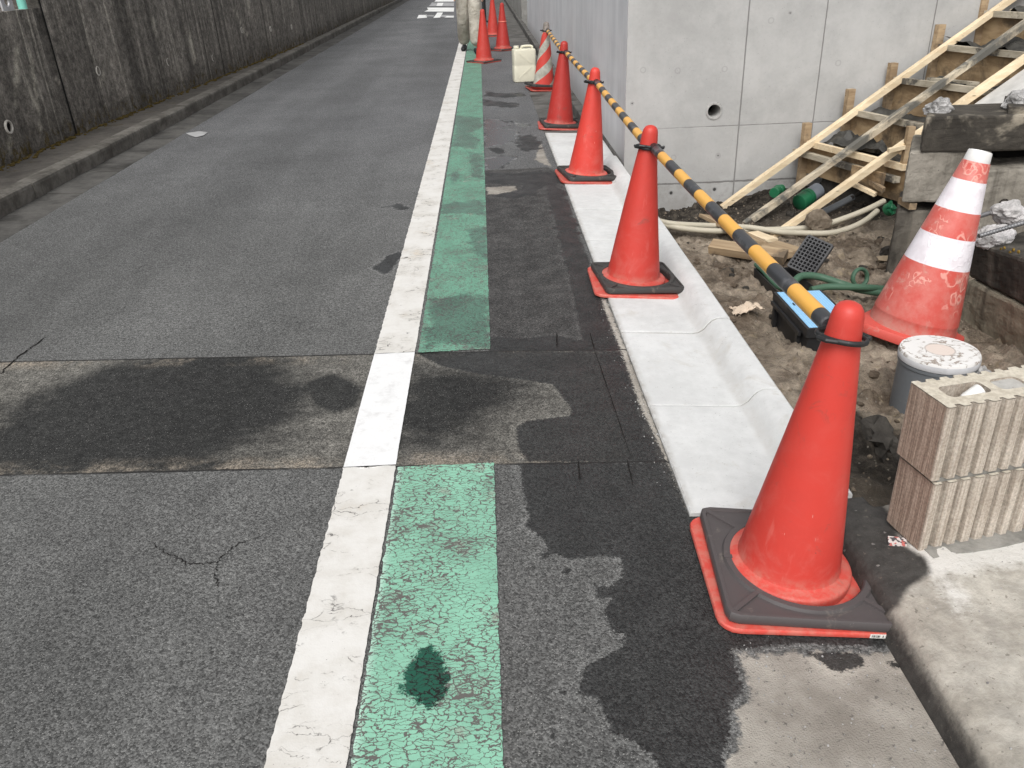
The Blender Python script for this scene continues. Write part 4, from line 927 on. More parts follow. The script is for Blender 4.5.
def ribbed_block(name,Lx,W,Hh,label,openfirst):
    """plan outline with ribs on both long faces, two cores from the top"""
    out=[];gro=[]
    nr=int(Lx/.034); pitch=Lx/nr
    def side(sgn):
        pts=[]; rw=random.Random(3); wv=[rw.uniform(.75,1.15) for _ in range(nr)]
        for i in range(nr):
            x=i*pitch
            for fx_,dd in ((.05,.0008),(.10,.0),(.62*wv[i],0),(.62*wv[i]+.07,.0105),(.93,.0105)):
                pts.append((x+fx_*pitch,dd))
        return pts
    fr=[(x,d_,d_>.004) for x,d_ in side(1)]; loop=[(0,.004,0)]+[(x,d_,g_) for x,d_,g_ in fr]+[(Lx,.004,0)]
    bk_=[(x,W-d_,g_) for x,d_,g_ in reversed(fr)]; loop+=[(Lx,W-.004,0)]+bk_+[(0,W-.004,0)]
    bm=bmesh.new(); lay=bm.verts.layers.float.new('groove'); l2=bm.verts.layers.float.new('endface'); l3=bm.verts.layers.float.new('topface')
    def ring(lp,z,ins=0):
        vs=[]
        for x,y,g_ in lp:
            v=bm.verts.new((x,y,z)); v[lay]=float(g_); vs.append(v)
        return vs
    bot=ring(loop,0); t0_=ring(loop,Hh-.0015)
    n=len(loop)
    ends=[]
    for k in range(n):
        f=bm.faces.new((bot[k],bot[(k+1)%n],t0_[(k+1)%n],t0_[k]))
    bm.faces.new(bot[::-1])
    tp=ring(loop,Hh)
    for v in tp: v[l3]=1; v[lay]=0
    # end faces as their own verts so that their colour stays on them
    for xe in (0,Lx):
        q=[bm.verts.new((xe-(.0012 if xe==0 else -.0012),yy,zz)) for yy,zz in ((.006,0.001),(W-.006,.001),(W-.006,Hh-.001),(.006,Hh-.001))]
        for v in q: v[l2]=1
        bm.faces.new(q if xe else q[::-1])
    edges=[bm.edges.new((tp[k],tp[(k+1)%n])) for k in range(n)]
    cores=[]
    for cx0,cx1 in ((.035,Lx*.36),(Lx*.42,Lx*.60),(Lx*.66,Lx-.035)):
        y0,y1=.038,W-.040; r_=.014; lp=[]
        for (ccx,ccy,a0) in ((cx1-r_,y0+r_,-90),(cx1-r_,y1-r_,0),(cx0+r_,y1-r_,90),(cx0+r_,y0+r_,180)):
            for q_ in range(5): a=T(a0+q_*22.5); lp.append((ccx+r_*math.cos(a),ccy+r_*math.sin(a),0))
        rt=ring(lp,Hh); 
        for v in rt: v[l3]=1
        edges+=[bm.edges.new((rt[k],rt[(k+1)%len(rt)])) for k in range(len(rt))]; cores.append((lp,rt))
    bmesh.ops.triangle_fill(bm,use_beauty=True,use_dissolve=False,edges=edges)
    for lp,rt in cores:
        a=ring(lp,Hh-.0005); b=ring(lp,.01); m=len(lp)
        for k in range(m): bm.faces.new((a[k],b[k],b[(k+1)%m],a[(k+1)%m]))
        bm.faces.new(b)
    o=bm_obj(name,bm,BLKM); tag(o,label,'concrete block'); return o,cores
BL=.39;BW=.128;BH=.186
yawb=T(10.5)
pb=AY(947.5,408,1.505); zt=.452
def place_block(o,z,dx=0,dy=0,lean=0):
    o.location=(float(pb[0])+dx,1.500+dy,z); o.rotation_euler=(0,T(lean),yawb)
blk1,_=ribbed_block('concrete_block',BL,BW,BH,'lower ribbed tan concrete block bedded on the cement slab',0); place_block(blk1,zt-2*BH-.010,.010,.000)
blk2,cores=ribbed_block('concrete_block',BL,BW,BH,'upper ribbed tan concrete block with an open core on top',1); place_block(blk2,zt-BH)
MOR=mat_concrete('block_mortar',(.17,.165,.15),(.30,.29,.265),9,.5,.92,.7)
bm=bmesh.new(); add_box(bm,(BL/2,BW/2,BH+.0048),(BL-.020,BW-.016,.0094)); bm_obj('mortar_joint',bm,MOR,blk1)
bm=bmesh.new(); add_hexa(bm,box_c((.012,-.034,-.016),(BL,0,0),(0,.045,0),(0,0,.022))); bm_obj('mortar_bed',bm,MOR,blk1,False,.006,2)
for lp,rt in cores[1:]:
    bm=bmesh.new(); v=[bm.verts.new((x,y,BH-.006+.004*random.random())) for x,y,_ in lp]; bm.faces.new(v); bm_obj('mortar_fill',bm,mat_concrete('core_mortar',(.38,.365,.34),(.50,.485,.455),9,.5,.92,.6),blk2)
bcw=Matrix.LocRotScale(blk2.location,blk2.rotation_euler,(1,1,1))@Vector((cores[0][0][0][0]-.022,.055,BH-.012))
t=thing('bottle_cap','small white plastic cap stuck in the open core of the upper block','cap',bcw,(T(10),T(58),T(25)))
bm=bmesh.new(); prof=[(.0005,-.022),(.014,-.022),(.0150,-.018),(.0150,.018),(.0138,.021),(.0125,.021),(.012,.006),(.0005,.006)]; add_lathe(bm,prof,32); 
bm_obj('shell',bm,mat_flat('white_plastic',(.74,.73,.70),.45,.4,0,.05),t,True)
bm=bmesh.new(); add_torus(bm,.0150,.0009,32,8,(0,0,-.012)); bm_obj('band',bm,bpy.data.materials['white_plastic'],t,True)
# little chip of patterned tile on the old kerb
p_=G(897,543,.062); bm=bmesh.new(); add_box(bm,(0,0,.004),(.040,.026,.008)); o=bm_obj('tile_fragment',bm,None or mat_flat('tile_white',(.62,.58,.55),.5,.4,0,.1),None,False,.0012,1)
k=MT('speckled_tile'); v1=k.vor(150,out='Color'); sp_=k.n.new('ShaderNodeSeparateColor'); k.L(v1,sp_.inputs[0]); c=k.mix(k.math('GREATER_THAN',sp_.outputs[0],.72),(.66,.60,.57),(.55,.16,.14)); c=k.mix(k.math('GREATER_THAN',sp_.outputs[1],.78),c,(.09,.08,.085)); o.data.materials[0]=k.out(c,.5,.4)
o.location=tuple(p_); o.rotation_euler=(T(3),T(-4),T(-22)); tag(o,'small white tile chip with red and black flecks on the old kerb','tile chip')
# grey pipe stub with a white cement-smeared lid
ptop=G(940,350,.115)
t=thing('drain_pipe','grey plastic pipe stub with a white smeared lid behind the blocks','pipe',(ptop[0],ptop[1],-.2),(T(0),T(0),0))
PVC=mat_plastic('grey_pvc',(.135,.145,.155),.42,.30,(.26,.25,.23),.15,.4)
bm=bmesh.new(); add_lathe(bm,[(.121,0),(.121,.270),(.1245,.271),(.1245,.282),(.120,.283)],64); bm_obj('pipe_wall',bm,PVC,t,True)
k=MT('smeared_lid'); n=k.noise(20,7,.75,dist=1.2); w1=k.noise(1,3,.5); rad=k.xyz(); rr_=k.math('SQRT',k.math('ADD',k.math('MULTIPLY',rad[0],rad[0]),k.math('MULTIPLY',rad[1],rad[1])))
swirl=k.rng(k.math('SINE',k.math('ADD',k.math('MULTIPLY',rr_,170),k.math('MULTIPLY',k.noise(16,5,.7),30))),.1,.75); c=k.mix(k.math('MULTIPLY',swirl,k.rng(k.noise(24,4),.40,.56)),(.70,.685,.665),(.30,.255,.215)); c=k.mix(k.rng(k.math('ADD',rr_,k.math('MULTIPLY',k.math('SUBTRACT',n,.5),.02)),.047,.042),c,(.66,.57,.51)); c=k.mix(k.rng(k.math('ABSOLUTE',k.math('SUBTRACT',rr_,.046)),.004,.001,0,.6),c,(.36,.30,.26))
k.bump(n,.4,.006); LID=k.out(c,.65,.3)
bm=bmesh.new(); add_lathe(bm,[(.1235,.283),(.1255,.285),(.1258,.308),(.1225,.315),(.095,.316),(.05,.3165),(.0005,.3165)],64); bm_obj('pipe_lid',bm,LID,t,True)
bm=bmesh.new(); add_lathe(bm,[(.1262,.285),(.1266,.286),(.1266,.3045),(.126,.3055)],64); bm_obj('lid_rim',bm,mat_flat('pale_lid_rim',(.50,.50,.51),.5,.35,0,.12),t,True)
# water meter box with blue lid
zl=.045; c00=G(808,329,zl); c01=G(774.5,292,zl); c10=G(829,327,zl); d=(c01-c00); Ly=float(np.linalg.norm(d)); yawm=math.atan2(d[1],d[0])-math.pi/2
t=thing('meter_box','black plastic meter box with a bright blue lid half buried in soil','meter box',(c00[0],c00[1],zl),(0,0,yawm))
Wd=.195; print('meter',Ly)
bm=bmesh.new(); add_hexa(bm,box_c((.008,.008,-.20),(Wd-.016,0,0),(0,Ly-.016,0),(0,0,.165))); bm_obj('box_body',bm,BLKC,t,False,.006,2)
bm=bmesh.new(); o1=[(-.003,-.003),(Wd+.003,-.003),(Wd+.003,Ly+.003),(-.003,Ly+.003)]; i1=[(.006,.006),(Wd-.006,.006),(Wd-.006,Ly-.006),(.006,Ly-.006)]
loft(bm,[[(x,y,-.034) for x,y in i1],[(x,y,-.036) for x,y in o1],[(x,y,0) for x,y in o1],[(x,y,.002) for x,y in i1],[(x,y,-.012) for x,y in i1]]); bm_obj('rim_frame',bm,BLK,t,False,.003,2)
k=MT('blue_lid'); tex=k.vor(90,'F1',rand=.2); n=k.noise(12,6,.7); c=k.mix(k.rng(tex,.25,.5),(.22,.46,.72),(.30,.56,.80)); c=k.mix(k.rng(n,.55,.72,0,.5),c,(.42,.48,.50)); k.bump(tex,.35,.003); BLU=k.out(c,.5,.35)
bm=bmesh.new(); add_hexa(bm,box_c((.008,.008,-.012),(Wd-.016,0,0),(0,Ly-.016,0),(0,0,.0135))); bm_obj('lid',bm,BLU,t,False,.003,2)
bm=bmesh.new(); add_box(bm,(.030,Ly*.62,.0025),(.006,.022,.003)); bm_obj('lid_latch',bm,BLKC,t)
bm=bmesh.new(); add_hexa(bm,box_c((-.014,.05,-.05),(.010,0,0),(0,Ly-.06,0),(0,0,.016))); bm_obj('side_rail',bm,BLK,t,False,.003,1)
for y in (.07,Ly-.05):
    bm=bmesh.new(); add_hexa(bm,box_c((-.010,y,-.17),(.016,0,0),(0,.022,0),(0,0,.13))); bm_obj('side_rib',bm,BLK,t,False,.003,1)
# black basket with its grid lid standing open
bz=-.02; q00=G(778,292,bz); q01=G(754,268,bz); q10=G(817,288,bz)
ex=(q10-q00)[:2]; ey=(q01-q00)[:2]; yb2=math.atan2(ey[1],ey[0])-math.pi/2; bx_=float(np.linalg.norm(ex)); by_=float(np.linalg.norm(ey)); bx_=min(bx_,.22)
t=thing('drain_basket','open black plastic basket with a square grid lid standing upright beside the blue lid','basket',(q00[0],q00[1],bz),(0,T(2),yb2))
def openbox(bm,w_,l_,h_,th=.005):
    o=[(0,0),(w_,0),(w_,l_),(0,l_)]; i=[(th,th),(w_-th,th),(w_-th,l_-th),(th,l_-th)]; ob=[(.012,.012),(w_-.012,.012),(w_-.012,l_-.012),(.012,l_-.012)]
    loft(bm,[[(x,y,-h_) for x,y in ob],[(x,y,-.006) for x,y in o],[(x-.0,y,0) for x,y in o],[(x,y,0) for x,y in i],[(x,y,-h_+.006) for x,y in ob]],True,True)
bm=bmesh.new(); openbox(bm,bx_,by_,.11); bm_obj('basket_tray',bm,BLKC,t,False)
gl=[AY(*q,3.63) for q in ((812,277),(788.5,266),(809,237),(831.5,250.5))]
g0=Vector(AY(788.5,267,3.66)); g1=Vector(AY(812,278,3.56)); g2=Vector(AY(809,237,3.74))
u_=(g1-g0); v_=(g2-g0); 
gt_=thing('grid_lid',None,None); gt_.parent=t; Wm=Matrix.LocRotScale(t.location,t.rotation_euler,(1,1,1)).inverted()
bm=bmesh.new(); nrm=u_.cross(v_).normalized()*.016
def quadbar(bm,p,q,wd):
    d_=(q-p); s_=d_.cross(nrm).normalized()*wd/2; add_hexa(bm,[tuple(Wm@x) for x in (p-s_,q-s_,q+s_,p+s_,p-s_+nrm,q-s_+nrm,q+s_+nrm,p+s_+nrm)])
for i in range(8): quadbar(bm,g0+u_*i/7,g0+u_*i/7+v_,.0055 if i not in(0,7) else .009)
for i in range(11): quadbar(bm,g0+v_*i/10+nrm*.02,g0+v_*i/10+u_+nrm*.02,.0055 if i not in(0,10) else .009)
bm_obj('grid',bm,mat_flat('grid_plastic',(.060,.060,.062),.5,.4),gt_)
bm=bmesh.new(); add_hexa(bm,[tuple(Wm@x) for x in (g0+nrm*-.6,g1+nrm*-.6,g1+v_+nrm*-.6,g2+nrm*-.6,g0+nrm*-.75,g1+nrm*-.75,g1+v_+nrm*-.75,g2+nrm*-.75)]); bm_obj('backing',bm,mat_flat('black_mesh',(.012,.012,.012),.6,.2),gt_)
# green hoses
HOSE=mat_plastic('green_hose',(.060,.125,.080),.5,.5,(.20,.19,.16),.2,.3)
def hose(name,px,r,label,cat,mat,group=None,zoff=None,dots=None):
    pts=[]
    for q in px:
        z=q[2]; pts.append(G(q[0],q[1],z))
    bm=bmesh.new(); add_tube(bm,spline(pts,10),r,14); o=bm_obj(name,bm,mat,None,True); return tag(o,label,cat,group)
hose('garden_hose',[(757,264,-.0),(764,270,-.01),(774,282,-.045),(781,287,-.05),(792,283,-.02),(802,276,0),(820,277,-.01),(842,284,-.03),(862,290,-.04),(884,293,-.05)],.0165,'green hose looping from the black basket towards the leaning cone','hose',HOSE,'green hoses by the meter box')
hose('garden_hose',[(811,290,-.02),(826,287,-.015),(845,287,-.015),(865,287.5,-.02),(884,289,-.04),(900,292,-.06)],.0150,'second green hose lying straight just behind the blue lid','hose',HOSE,'green hoses by the meter box')
rp=G(862,284,-.06); bm=bmesh.new(); add_torus(bm,.040,.009,36,10); o=bm_obj('hose_ring',bm,HOSE,None,True); o.location=(rp[0],rp[1]+.03,-.04); o.rotation_euler=(T(75),T(10),T(15)); tag(o,'green hose ring standing in the soil left of the leaning cone','hose ring')
# beige conduits
COND=mat_plastic('beige_conduit',(.47,.43,.34),.5,.45,(.28,.24,.19),.15,.3)
hose('conduit',[(655,222,-.15),(680,228,-.17),(715,231,-.185),(750,230,-.195),(790,229,-.175),(820,226,-.15),(848,217,-.10),(868,209,-.06),(884,201,-.03)],.017,'upper beige conduit curving up across the dug soil','conduit',COND,'beige conduits on the soil')
hose('conduit',[(655,220,-.14),(676,224,-.15),(720,226,-.18),(750,227.5,-.175),(780,232,-.185),(800,233,-.17),(830,233,-.15),(850,228,-.11),(866,220,-.075),(877,211,-.05)],.0165,'lower beige conduit ending nearer the grey block pile','conduit',COND,'beige conduits on the soil')
hose('iron_pipe',[(817,215,-.13),(836,206,-.09),(853,197,-.05)],.020,'dark grey pipe piece lying behind the beige conduits','pipe',PVC)
hose('iron_pipe',[(851,198,-.05),(856,195.5,-.045),(862,192,-.04)],.013,'thin rusty black rod end beyond the dark grey pipe','pipe',mat_flat('dark_steel',(.035,.032,.030),.6,.4,.3,.3))
# green capped pipes under the battens
GRN=mat_plastic('green_plastic',(.014,.125,.055),.4,.4,(.12,.10,.08),.2,.4)
def capped(a,b,r,label,cl,stubmat,Y):
    A=Vector(AY(*a,Y)); B=Vector(AY(*b,Y+.10)); t=thing('capped_pipe',label,'pipe',A); d=(B-A); t.rotation_euler=d.to_track_quat('Z','Y').to_euler(); L=d.length
    bm=bmesh.new(); add_lathe(bm,[(.0005,0),(r*.9,.0),(r,.004),(r*1.0,L*cl),(r*.94,L*cl+.004),(r*.93,L*cl)],36); bm_obj('end_cap',bm,GRN,t,True)
    bm=bmesh.new(); add_lathe(bm,[(r*.93,L*cl-.002),(r*.93,L),(r*.8,L),(.0005,L-.002)],36); bm_obj('pipe_wall',bm,stubmat,t,True)
    bm=bmesh.new(); add_torus(bm,r*1.0,.004,36,8,(0,0,L*cl*.75)); bm_obj('cap_ring',bm,GRN,t,True)
capped((799,203),(818,190),.053,'grey pipe with a green end cap under the middle batten',.55,mat_plastic('grey_pipe',(.20,.22,.25),.45,.5,(.12,.10,.09),.2),5.20)
capped((774,193),(781,189),.034,'small green pipe cap poking from the mud near the wall',.8,GRN,5.40)
t=thing('valve_cap','green plastic valve piece in the mud beside the block pile','valve cap',AY(888,210,4.55),(T(50),T(15),T(20)))
bm=bmesh.new(); add_lathe(bm,[(.0005,.042),(.015,.042),(.019,.038),(.020,.028),(.036,.024),(.038,.0),(.032,-.01)],24); bm_obj('cap_body',bm,GRN,t,True)
for k_ in range(4):
    bm=bmesh.new(); add_box(bm,(.031*math.cos(k_*1.57),.031*math.sin(k_*1.57),.026),(.020,.012,.016),k_*1.57); bm_obj('lug',bm,GRN,t,False,.003,1)

# ------------------------------------------------------------------ loose boards, paper, stones
def board(name,a,b,za,zb,wd,th,mat,label,roll=0,group=None):
    A=Vector(G(*a,za));B=Vector(G(*b,zb)); d=B-A; L=d.length; t=bmesh.new(); add_hexa(t,box_c((0,-wd/2,-th/2),(L,0,0),(0,wd,0),(0,0,th))); o=bm_obj(name,t,mat,None,False,.002,1)
    o.location=A; o.rotation_euler=(d.to_track_quat('X','Z').to_matrix()@Euler((roll,0,0)).to_matrix()).to_euler(); return tag(o,label,'board',group)
board('wooden_plank',(711,246),(786,257),-.105,-.10,.075,.045,WOODO,'thick brown plank lying flat in front of the battens',T(20))
board('wooden_plank',(706,216),(760,243),-.19,-.14,.10,.02,WOODO,'brown board end sloping from the wall foot under the bar',T(-12))
board('wooden_plank',(752,233),(772,240.5),-.17,-.16,.08,.018,WOODN,'short pale board at the foot of the right batten')
board('wooden_plank',(768,246),(794,254),-.11,-.10,.13,.03,WOODO,'split tan board piece behind the black grid lid',T(5))
def crumple():
    from mathutils import noise
    bm=bmesh.new(); bmesh.ops.create_grid(bm,x_segments=26,y_segments=18,size=1)
    for v in bm.verts:
        x,y=v.co.x,v.co.y; h=noise.fractal(Vector((x*1.6,y*1.6,3.1)),.7,2,4)*.55+.45*max(0,1-(x*x+y*y))+abs(noise.noise(Vector((x*3,y*3,7))))*.5
        v.co=Vector((x*.066*(1+.25*noise.noise(Vector((x,y,1)))),y*.034*(1+.35*noise.noise(Vector((x,y,9)))),h*.030+.006))
    return bm
o=bm_obj('paper_scrap',crumple(),mat_flat('kraft_paper',(.56,.46,.36),.85,.15,0,.18,10,.3),None,True); p_=G(746,316,-.06); o.location=(p_[0],p_[1],SZ(p_[0],p_[1])+.0); o.rotation_euler=(T(4),T(-6),T(10)); o.modifiers.new('thick','SOLIDIFY').thickness=.0012
tag(o,'crumpled beige paper scrap on the soil next to the gutter','paper scrap')
def rock(name,x,y,z,size,seed,mat,label,cat='stone',group=None,rot=0,sub=3,rough=.35,pos=None):
    o=bm_obj(name,rock_bm(size,seed,sub,rough),mat,None,False); p_=G(x,y,z) if pos is None else pos
    o.location=tuple(p_); o.rotation_euler=(0,0,rot); return tag(o,label,cat,group)
p_=G(865,258,-.13); rock('stone',0,0,0,(.085,.055,.042),5,STONE,'large muddy stone between the grid lid and the leaning cone',pos=(p_[0],p_[1],SZ(p_[0],p_[1])+.02))
p_=G(857,262,-.13); rock('stone',0,0,0,(.06,.04,.03),6,STONE,'smaller muddy stone just in front of the large muddy stone',pos=(p_[0],p_[1]-.03,SZ(p_[0],p_[1])+.01))
p_=G(889,247,-.13); rock('stone',0,0,0,(.055,.04,.033),8,DCLOD,'dark round stone left of the dark lower block',pos=(p_[0],p_[1],SZ(p_[0],p_[1])+.02))
p_=G(818,229,-.16); rock('wood_chunk',0,0,0,(.085,.05,.075),9,STONE,'brown triangular lump standing on the beige conduits','lump',pos=(p_[0],p_[1],SZ(p_[0],p_[1])+.05),rough=.2)
p_=G(893,254,-.13); rock('stone',0,0,0,(.10,.045,.018),12,mat_concrete('sand_heap',(.36,.28,.19),(.50,.41,.29),12,.3,.95,.6),'flat sandy clod beside the leaning cone','clod',pos=(p_[0],p_[1],SZ(p_[0],p_[1])+.01))
p_=G(984,366,-.04); rock('stone',0,0,0,(.032,.026,.030),15,RUBG,'small grey stone between the pipe lid and the tilted beam',pos=(p_[0],p_[1],SZ(p_[0],p_[1])+.02))
p_=G(993,376,-.05); rock('stone',0,0,0,(.022,.02,.016),16,RUBG,'tiny grey stone behind the ribbed block top',pos=(p_[0],p_[1],SZ(p_[0],p_[1])+.01))
p_=G(877,442,-.03); rock('soil_clod',0,0,0,(.060,.075,.07),18,DCLOD,'dark wet mud lump between the nearest cone and the blocks','mud lump',pos=(p_[0]+.01,p_[1]+.02,SZ(p_[0],p_[1])+.0),rough=.6)
r=random.Random(11); cl0=[bm_obj('soil_clod',rock_bm((1,1,.7),40+i,2,.5),CLOD if i<2 else DCLOD) for i in range(3)]
mb=[]
for i in range(150):
    x=r.uniform(.97,2.3); y=r.uniform(2.3,5.6); s_=r.choice([.006,.008,.011,.015,.02,.026])*r.uniform(.7,1.2)
    src=cl0[2 if (y>4.6 or r.random()<.35) else r.randrange(2)]; o=src.copy(); C.objects.link(o); o.location=(x,y,SZ(x,y)+s_*.25); o.scale=(s_*r.uniform(.8,1.4),s_,s_); o.rotation_euler=(0,0,r.uniform(0,6))
    tag(o,'small crumbly clod of earth on the dug soil','clod','small clods on the dug soil')
for o in cl0: bpy.data.objects.remove(o)
def gravel(name,n,fn,smin,smax,mat,label,seed):
    r=random.Random(seed); bm=bmesh.new()
    for i in range(n):
        x,y,z=fn(r); s_=r.uniform(smin,smax)*r.random()**.6+smin*.3
        m=Matrix.Translation((x,y,z+s_*.3))@Euler((r.uniform(0,3),r.uniform(0,3),r.uniform(0,6))).to_matrix().to_4x4()@Matrix.Diagonal((s_,s_*r.uniform(.6,1),s_*r.uniform(.4,.9),1)); bmesh.ops.create_icosphere(bm,subdivisions=1,radius=1,matrix=m)
    o=bm_obj(name,bm,mat); return tag(o,label,'gravel',kind='stuff')
def fs(r): x=r.uniform(.94,2.4);y=r.uniform(1.8,5.7);return x,y,SZ(x,y)
gravel('gravel',1500,fs,.002,.011,STONE,'scattered fine gravel over the dug soil',1)
def fr(r): 
    x=r.choice([r.gauss(.47,.02),r.gauss(.50,.03),r.uniform(.5,.8)]); y=r.uniform(.8,1.4) if x>.5 else r.uniform(1.9,3.6); return x,y,float(roadz(np.array(x),np.array(y)))
gravel('gravel',420,fr,.0012,.0035,RUBG,'fine grit on the cement apron and gutter edge',2)
def fl(r): 
    x=r.uniform(.86,1.5);y=r.uniform(.7,1.5); return x,y,float(slabz(np.array([[x]]),np.array([[y]]))[0,0])
gravel('gravel',150,fl,.001,.0038,RUBG,'fine grit on the rough cement slab',3)
# ------------------------------------------------------------------ stairs in timber formwork
S0=Vector(AY(820,143,5.56)); stp=Vector((.276,.030,.189)); 
for i,q in enumerate([(820,143),(850,106),(888,75),(930,44),(970,16)]):
    pass
sk=T(19); tdir=Vector((math.sin(sk),-math.cos(sk),0)); SWd=.92
stairs=thing('formwork_stairs','concrete stairs still in timber formwork rising along the new wall','stairs',(S0.x,S0.y,S0.z-.3))
off=Vector(stairs.location)
def sp(v): return tuple(Vector(v)-off)
def spart(name,bm,mat,**k): return bm_obj(name,bm,mat,stairs,**k)
axd=Vector((math.cos(T(6)),math.sin(T(6)),0))
for i in range(9):
    pw=S0+stp*i; p0=pw-tdir*.125; up=Vector((0,0,1)); back=axd
    # riser panel below the lip
    bm=bmesh.new(); a=p0+back*.010-up*.222; add_hexa(bm,[sp(x) for x in box_c(a,back*.012,tdir*SWd,up*.217)]); spart('riser_board',bm,PLY)
    # lip batten(s)
    r=random.Random(i)
    bm=bmesh.new(); a=p0-back*.028-up*.035+tdir*.03; add_hexa(bm,[sp(x) for x in box_c(a,back*.036,tdir*(SWd-.06)+up*r.uniform(-.008,.008),up*.036)]); spart('lip_board',bm,WOODG if i else WOODN,bevel=.002,seg=1)
    if i==0:
        bm=bmesh.new(); a=p0-back*.050-up*.105-tdir*.07; add_hexa(bm,[sp(x) for x in box_c(a,back*.040,tdir*(SWd+.02),up*.036)]); spart('lip_board',bm,WOODG,bevel=.002,seg=1)
    # concrete tread behind the lip: rough and wet
    bm=bmesh.new(); nx,ny=14,26; vs=[]
    for yy in range(ny):
        for xx in range(nx):
            q=p0+back*(.024+(stp.x-.02)*xx/(nx-1))+tdir*(.01+(SWd-.02)*yy/(ny-1)); h=float(fbm(np.array(q.x*14),np.array(q.y*14),4,60+i))
            h2=max(0,float(fbm(np.array(q.x*5+3),np.array(q.y*5),2,70+i))+.12)*.26*math.sin(math.pi*min(1,.25+xx/(nx-1)*.9))*(.6+.8*float(vnoise(np.array(q.x*31),np.array(q.y*31),3)))
            vs.append(bm.verts.new(sp(q+up*(-.030+h*.035+h2))))
    for yy in range(ny-1):
        for xx in range(nx-1): k_=yy*nx+xx; bm.faces.new((vs[k_],vs[k_+1],vs[k_+nx+1],vs[k_+nx]))
    spart('tread_concrete',bm,WETC,smooth=True)
    # stake on the wall side
    bm=bmesh.new(); a=pw-tdir*.15-back*.030-up*(.28+.04*r.random()); hh=.40+.05*r.random(); lean=Vector((.0,0,0)); add_hexa(bm,[sp(x) for x in box_c(a,back*.048,tdir*.034,up*hh+back*.012*r.uniform(-1,1))]); spart('stake',bm,WOODO,bevel=.003,seg=1)
    # loose splash of mortar on the tread
    if i%2==0:
        bm=bmesh.new(); a=p0+back*.06+tdir*(.12+.1*r.random())-up*.012; add_hexa(bm,[sp(x) for x in box_c(a,back*.04,tdir*(.30)+back*.06,up*.022)]); spart('tread_strip',bm,WOODG,bevel=.002,seg=1)
    bm=bmesh.new(); a=p0+tdir*(SWd+.003)-back*.02-up*.17; add_hexa(bm,[sp(x) for x in box_c(a,back*.05,tdir*.035,up*.20)]); spart('stake',bm,WOODO,bevel=.003,seg=1)
# the dark body of soil and concrete beneath
bm=bmesh.new(); b_=S0+axd*.05-Vector((0,0,.22)); e_=b_+stp*8.5
vs=[sp(b_+Vector((0,0,-.25))),sp(e_+Vector((0,0,-2.2))),sp(e_+tdir*SWd+Vector((0,0,-2.2))),sp(b_+tdir*SWd+Vector((0,0,-.25))),sp(b_),sp(e_),sp(e_+tdir*SWd),sp(b_+tdir*SWd)]
add_hexa(bm,vs); spart('stair_body',bm,DCLOD)
# lower torn boards
for (a_,b2,Y_,w_,m_) in [((845,183),(874,197),5.0,.02,WOODN),((866,183),(882,193),4.95,.025,WOODO)]:
    A=Vector(AY(*a_,Y_));B=Vector(AY(*b2,Y_-.2)); bm=bmesh.new(); add_hexa(bm,[sp(x) for x in box_c(A,B-A,Vector((.03,.03,0)),Vector((0,0,w_)))]); spart('loose_board',bm,m_,bevel=.002,seg=1)
bm=bmesh.new(); A=Vector(AY(852,165,5.08)); add_hexa(bm,[sp(x) for x in box_c(A-Vector((0,0,.13)),Vector((.02,.004,0)),tdir*.26,Vector((0,0,.13)))]); spart('riser_board',bm,PLY)
bm=bmesh.new(); A=Vector(AY(866,183,4.98)); add_hexa(bm,[sp(x) for x in box_c(A-Vector((0,0,.05)),Vector((.25,.03,.0)),tdir*.02,Vector((.02,0,.16)))]); spart('loose_board',bm,PLY)
# three long battens
B1a,B1b=(722,207.5),(1016,-5.5); B2a,B2b=(745,224.5),(1040,11.5); B3a,B3b=(771,238.5),(1040,48.5)
h_=T(4.5); pd=.665
for (a_,b2,m_,lb) in [(B1a,B1b,WOODN,None),(B2a,B2b,WOODS,'cement-smeared middle batten'),(B3a,B3b,WOODN,None)]:
    A=Vector(G(*a_,-.235)); best=None
    for hd in np.linspace(T(-4),T(20),60):
        for L in np.linspace(1.2,2.6,60):
            B=A+Vector((math.cos(hd)*L,math.sin(hd)*L,pd*L)); w=np.array(B)-np.array([0,0,H]); cx_,cy_,cz_=w@np.array([Rv[0],Fv[0],-Dv[0]]),0,0
            v=w[0]*Rv+w[1]*Fv-w[2]*Dv; x,y=512+FPX*v[0]/v[2],384+FPX*v[1]/v[2]; e=math.hypot(x-b2[0],y-b2[1])+abs(hd-T(5))*6
            if best is None or e<best[0]: best=(e,B,hd)
    B=best[1]; d=(B-A)*1.25; dn=d.normalized(); side=dn.cross(Vector((0,0,1))).normalized(); upv=side.cross(dn).normalized()
    n=26; bm=bmesh.new(); rr=random.Random(a_[0]); ringz=[]
    for i in range(n+1):
        c=A+d*i/n; w_=.046+.002*math.sin(i*.9+a_[0]); hh=.034+(.004*math.sin(i*.7+a_[0]*2)); ringz.append([bm.verts.new(sp(c+side*w_/2*sx_+upv*hh/2*sz_)) for sx_,sz_ in ((-1,-1),(1,-1),(1,1),(-1,1))])
    for q,w_ in zip(ringz,ringz[1:]):
        for k_ in range(4): bm.faces.new((q[k_],q[(k_+1)%4],w_[(k_+1)%4],w_[k_]))
    bm.faces.new(ringz[0][::-1]); bm.faces.new(ringz[-1]); ob=spart('batten',bm,m_,bevel=.003,seg=1)
    if lb: ob['label']=lb
    print('batten',best[0],math.degrees(best[2]),B)
    if a_==B3a: B3=(A,dn,side)
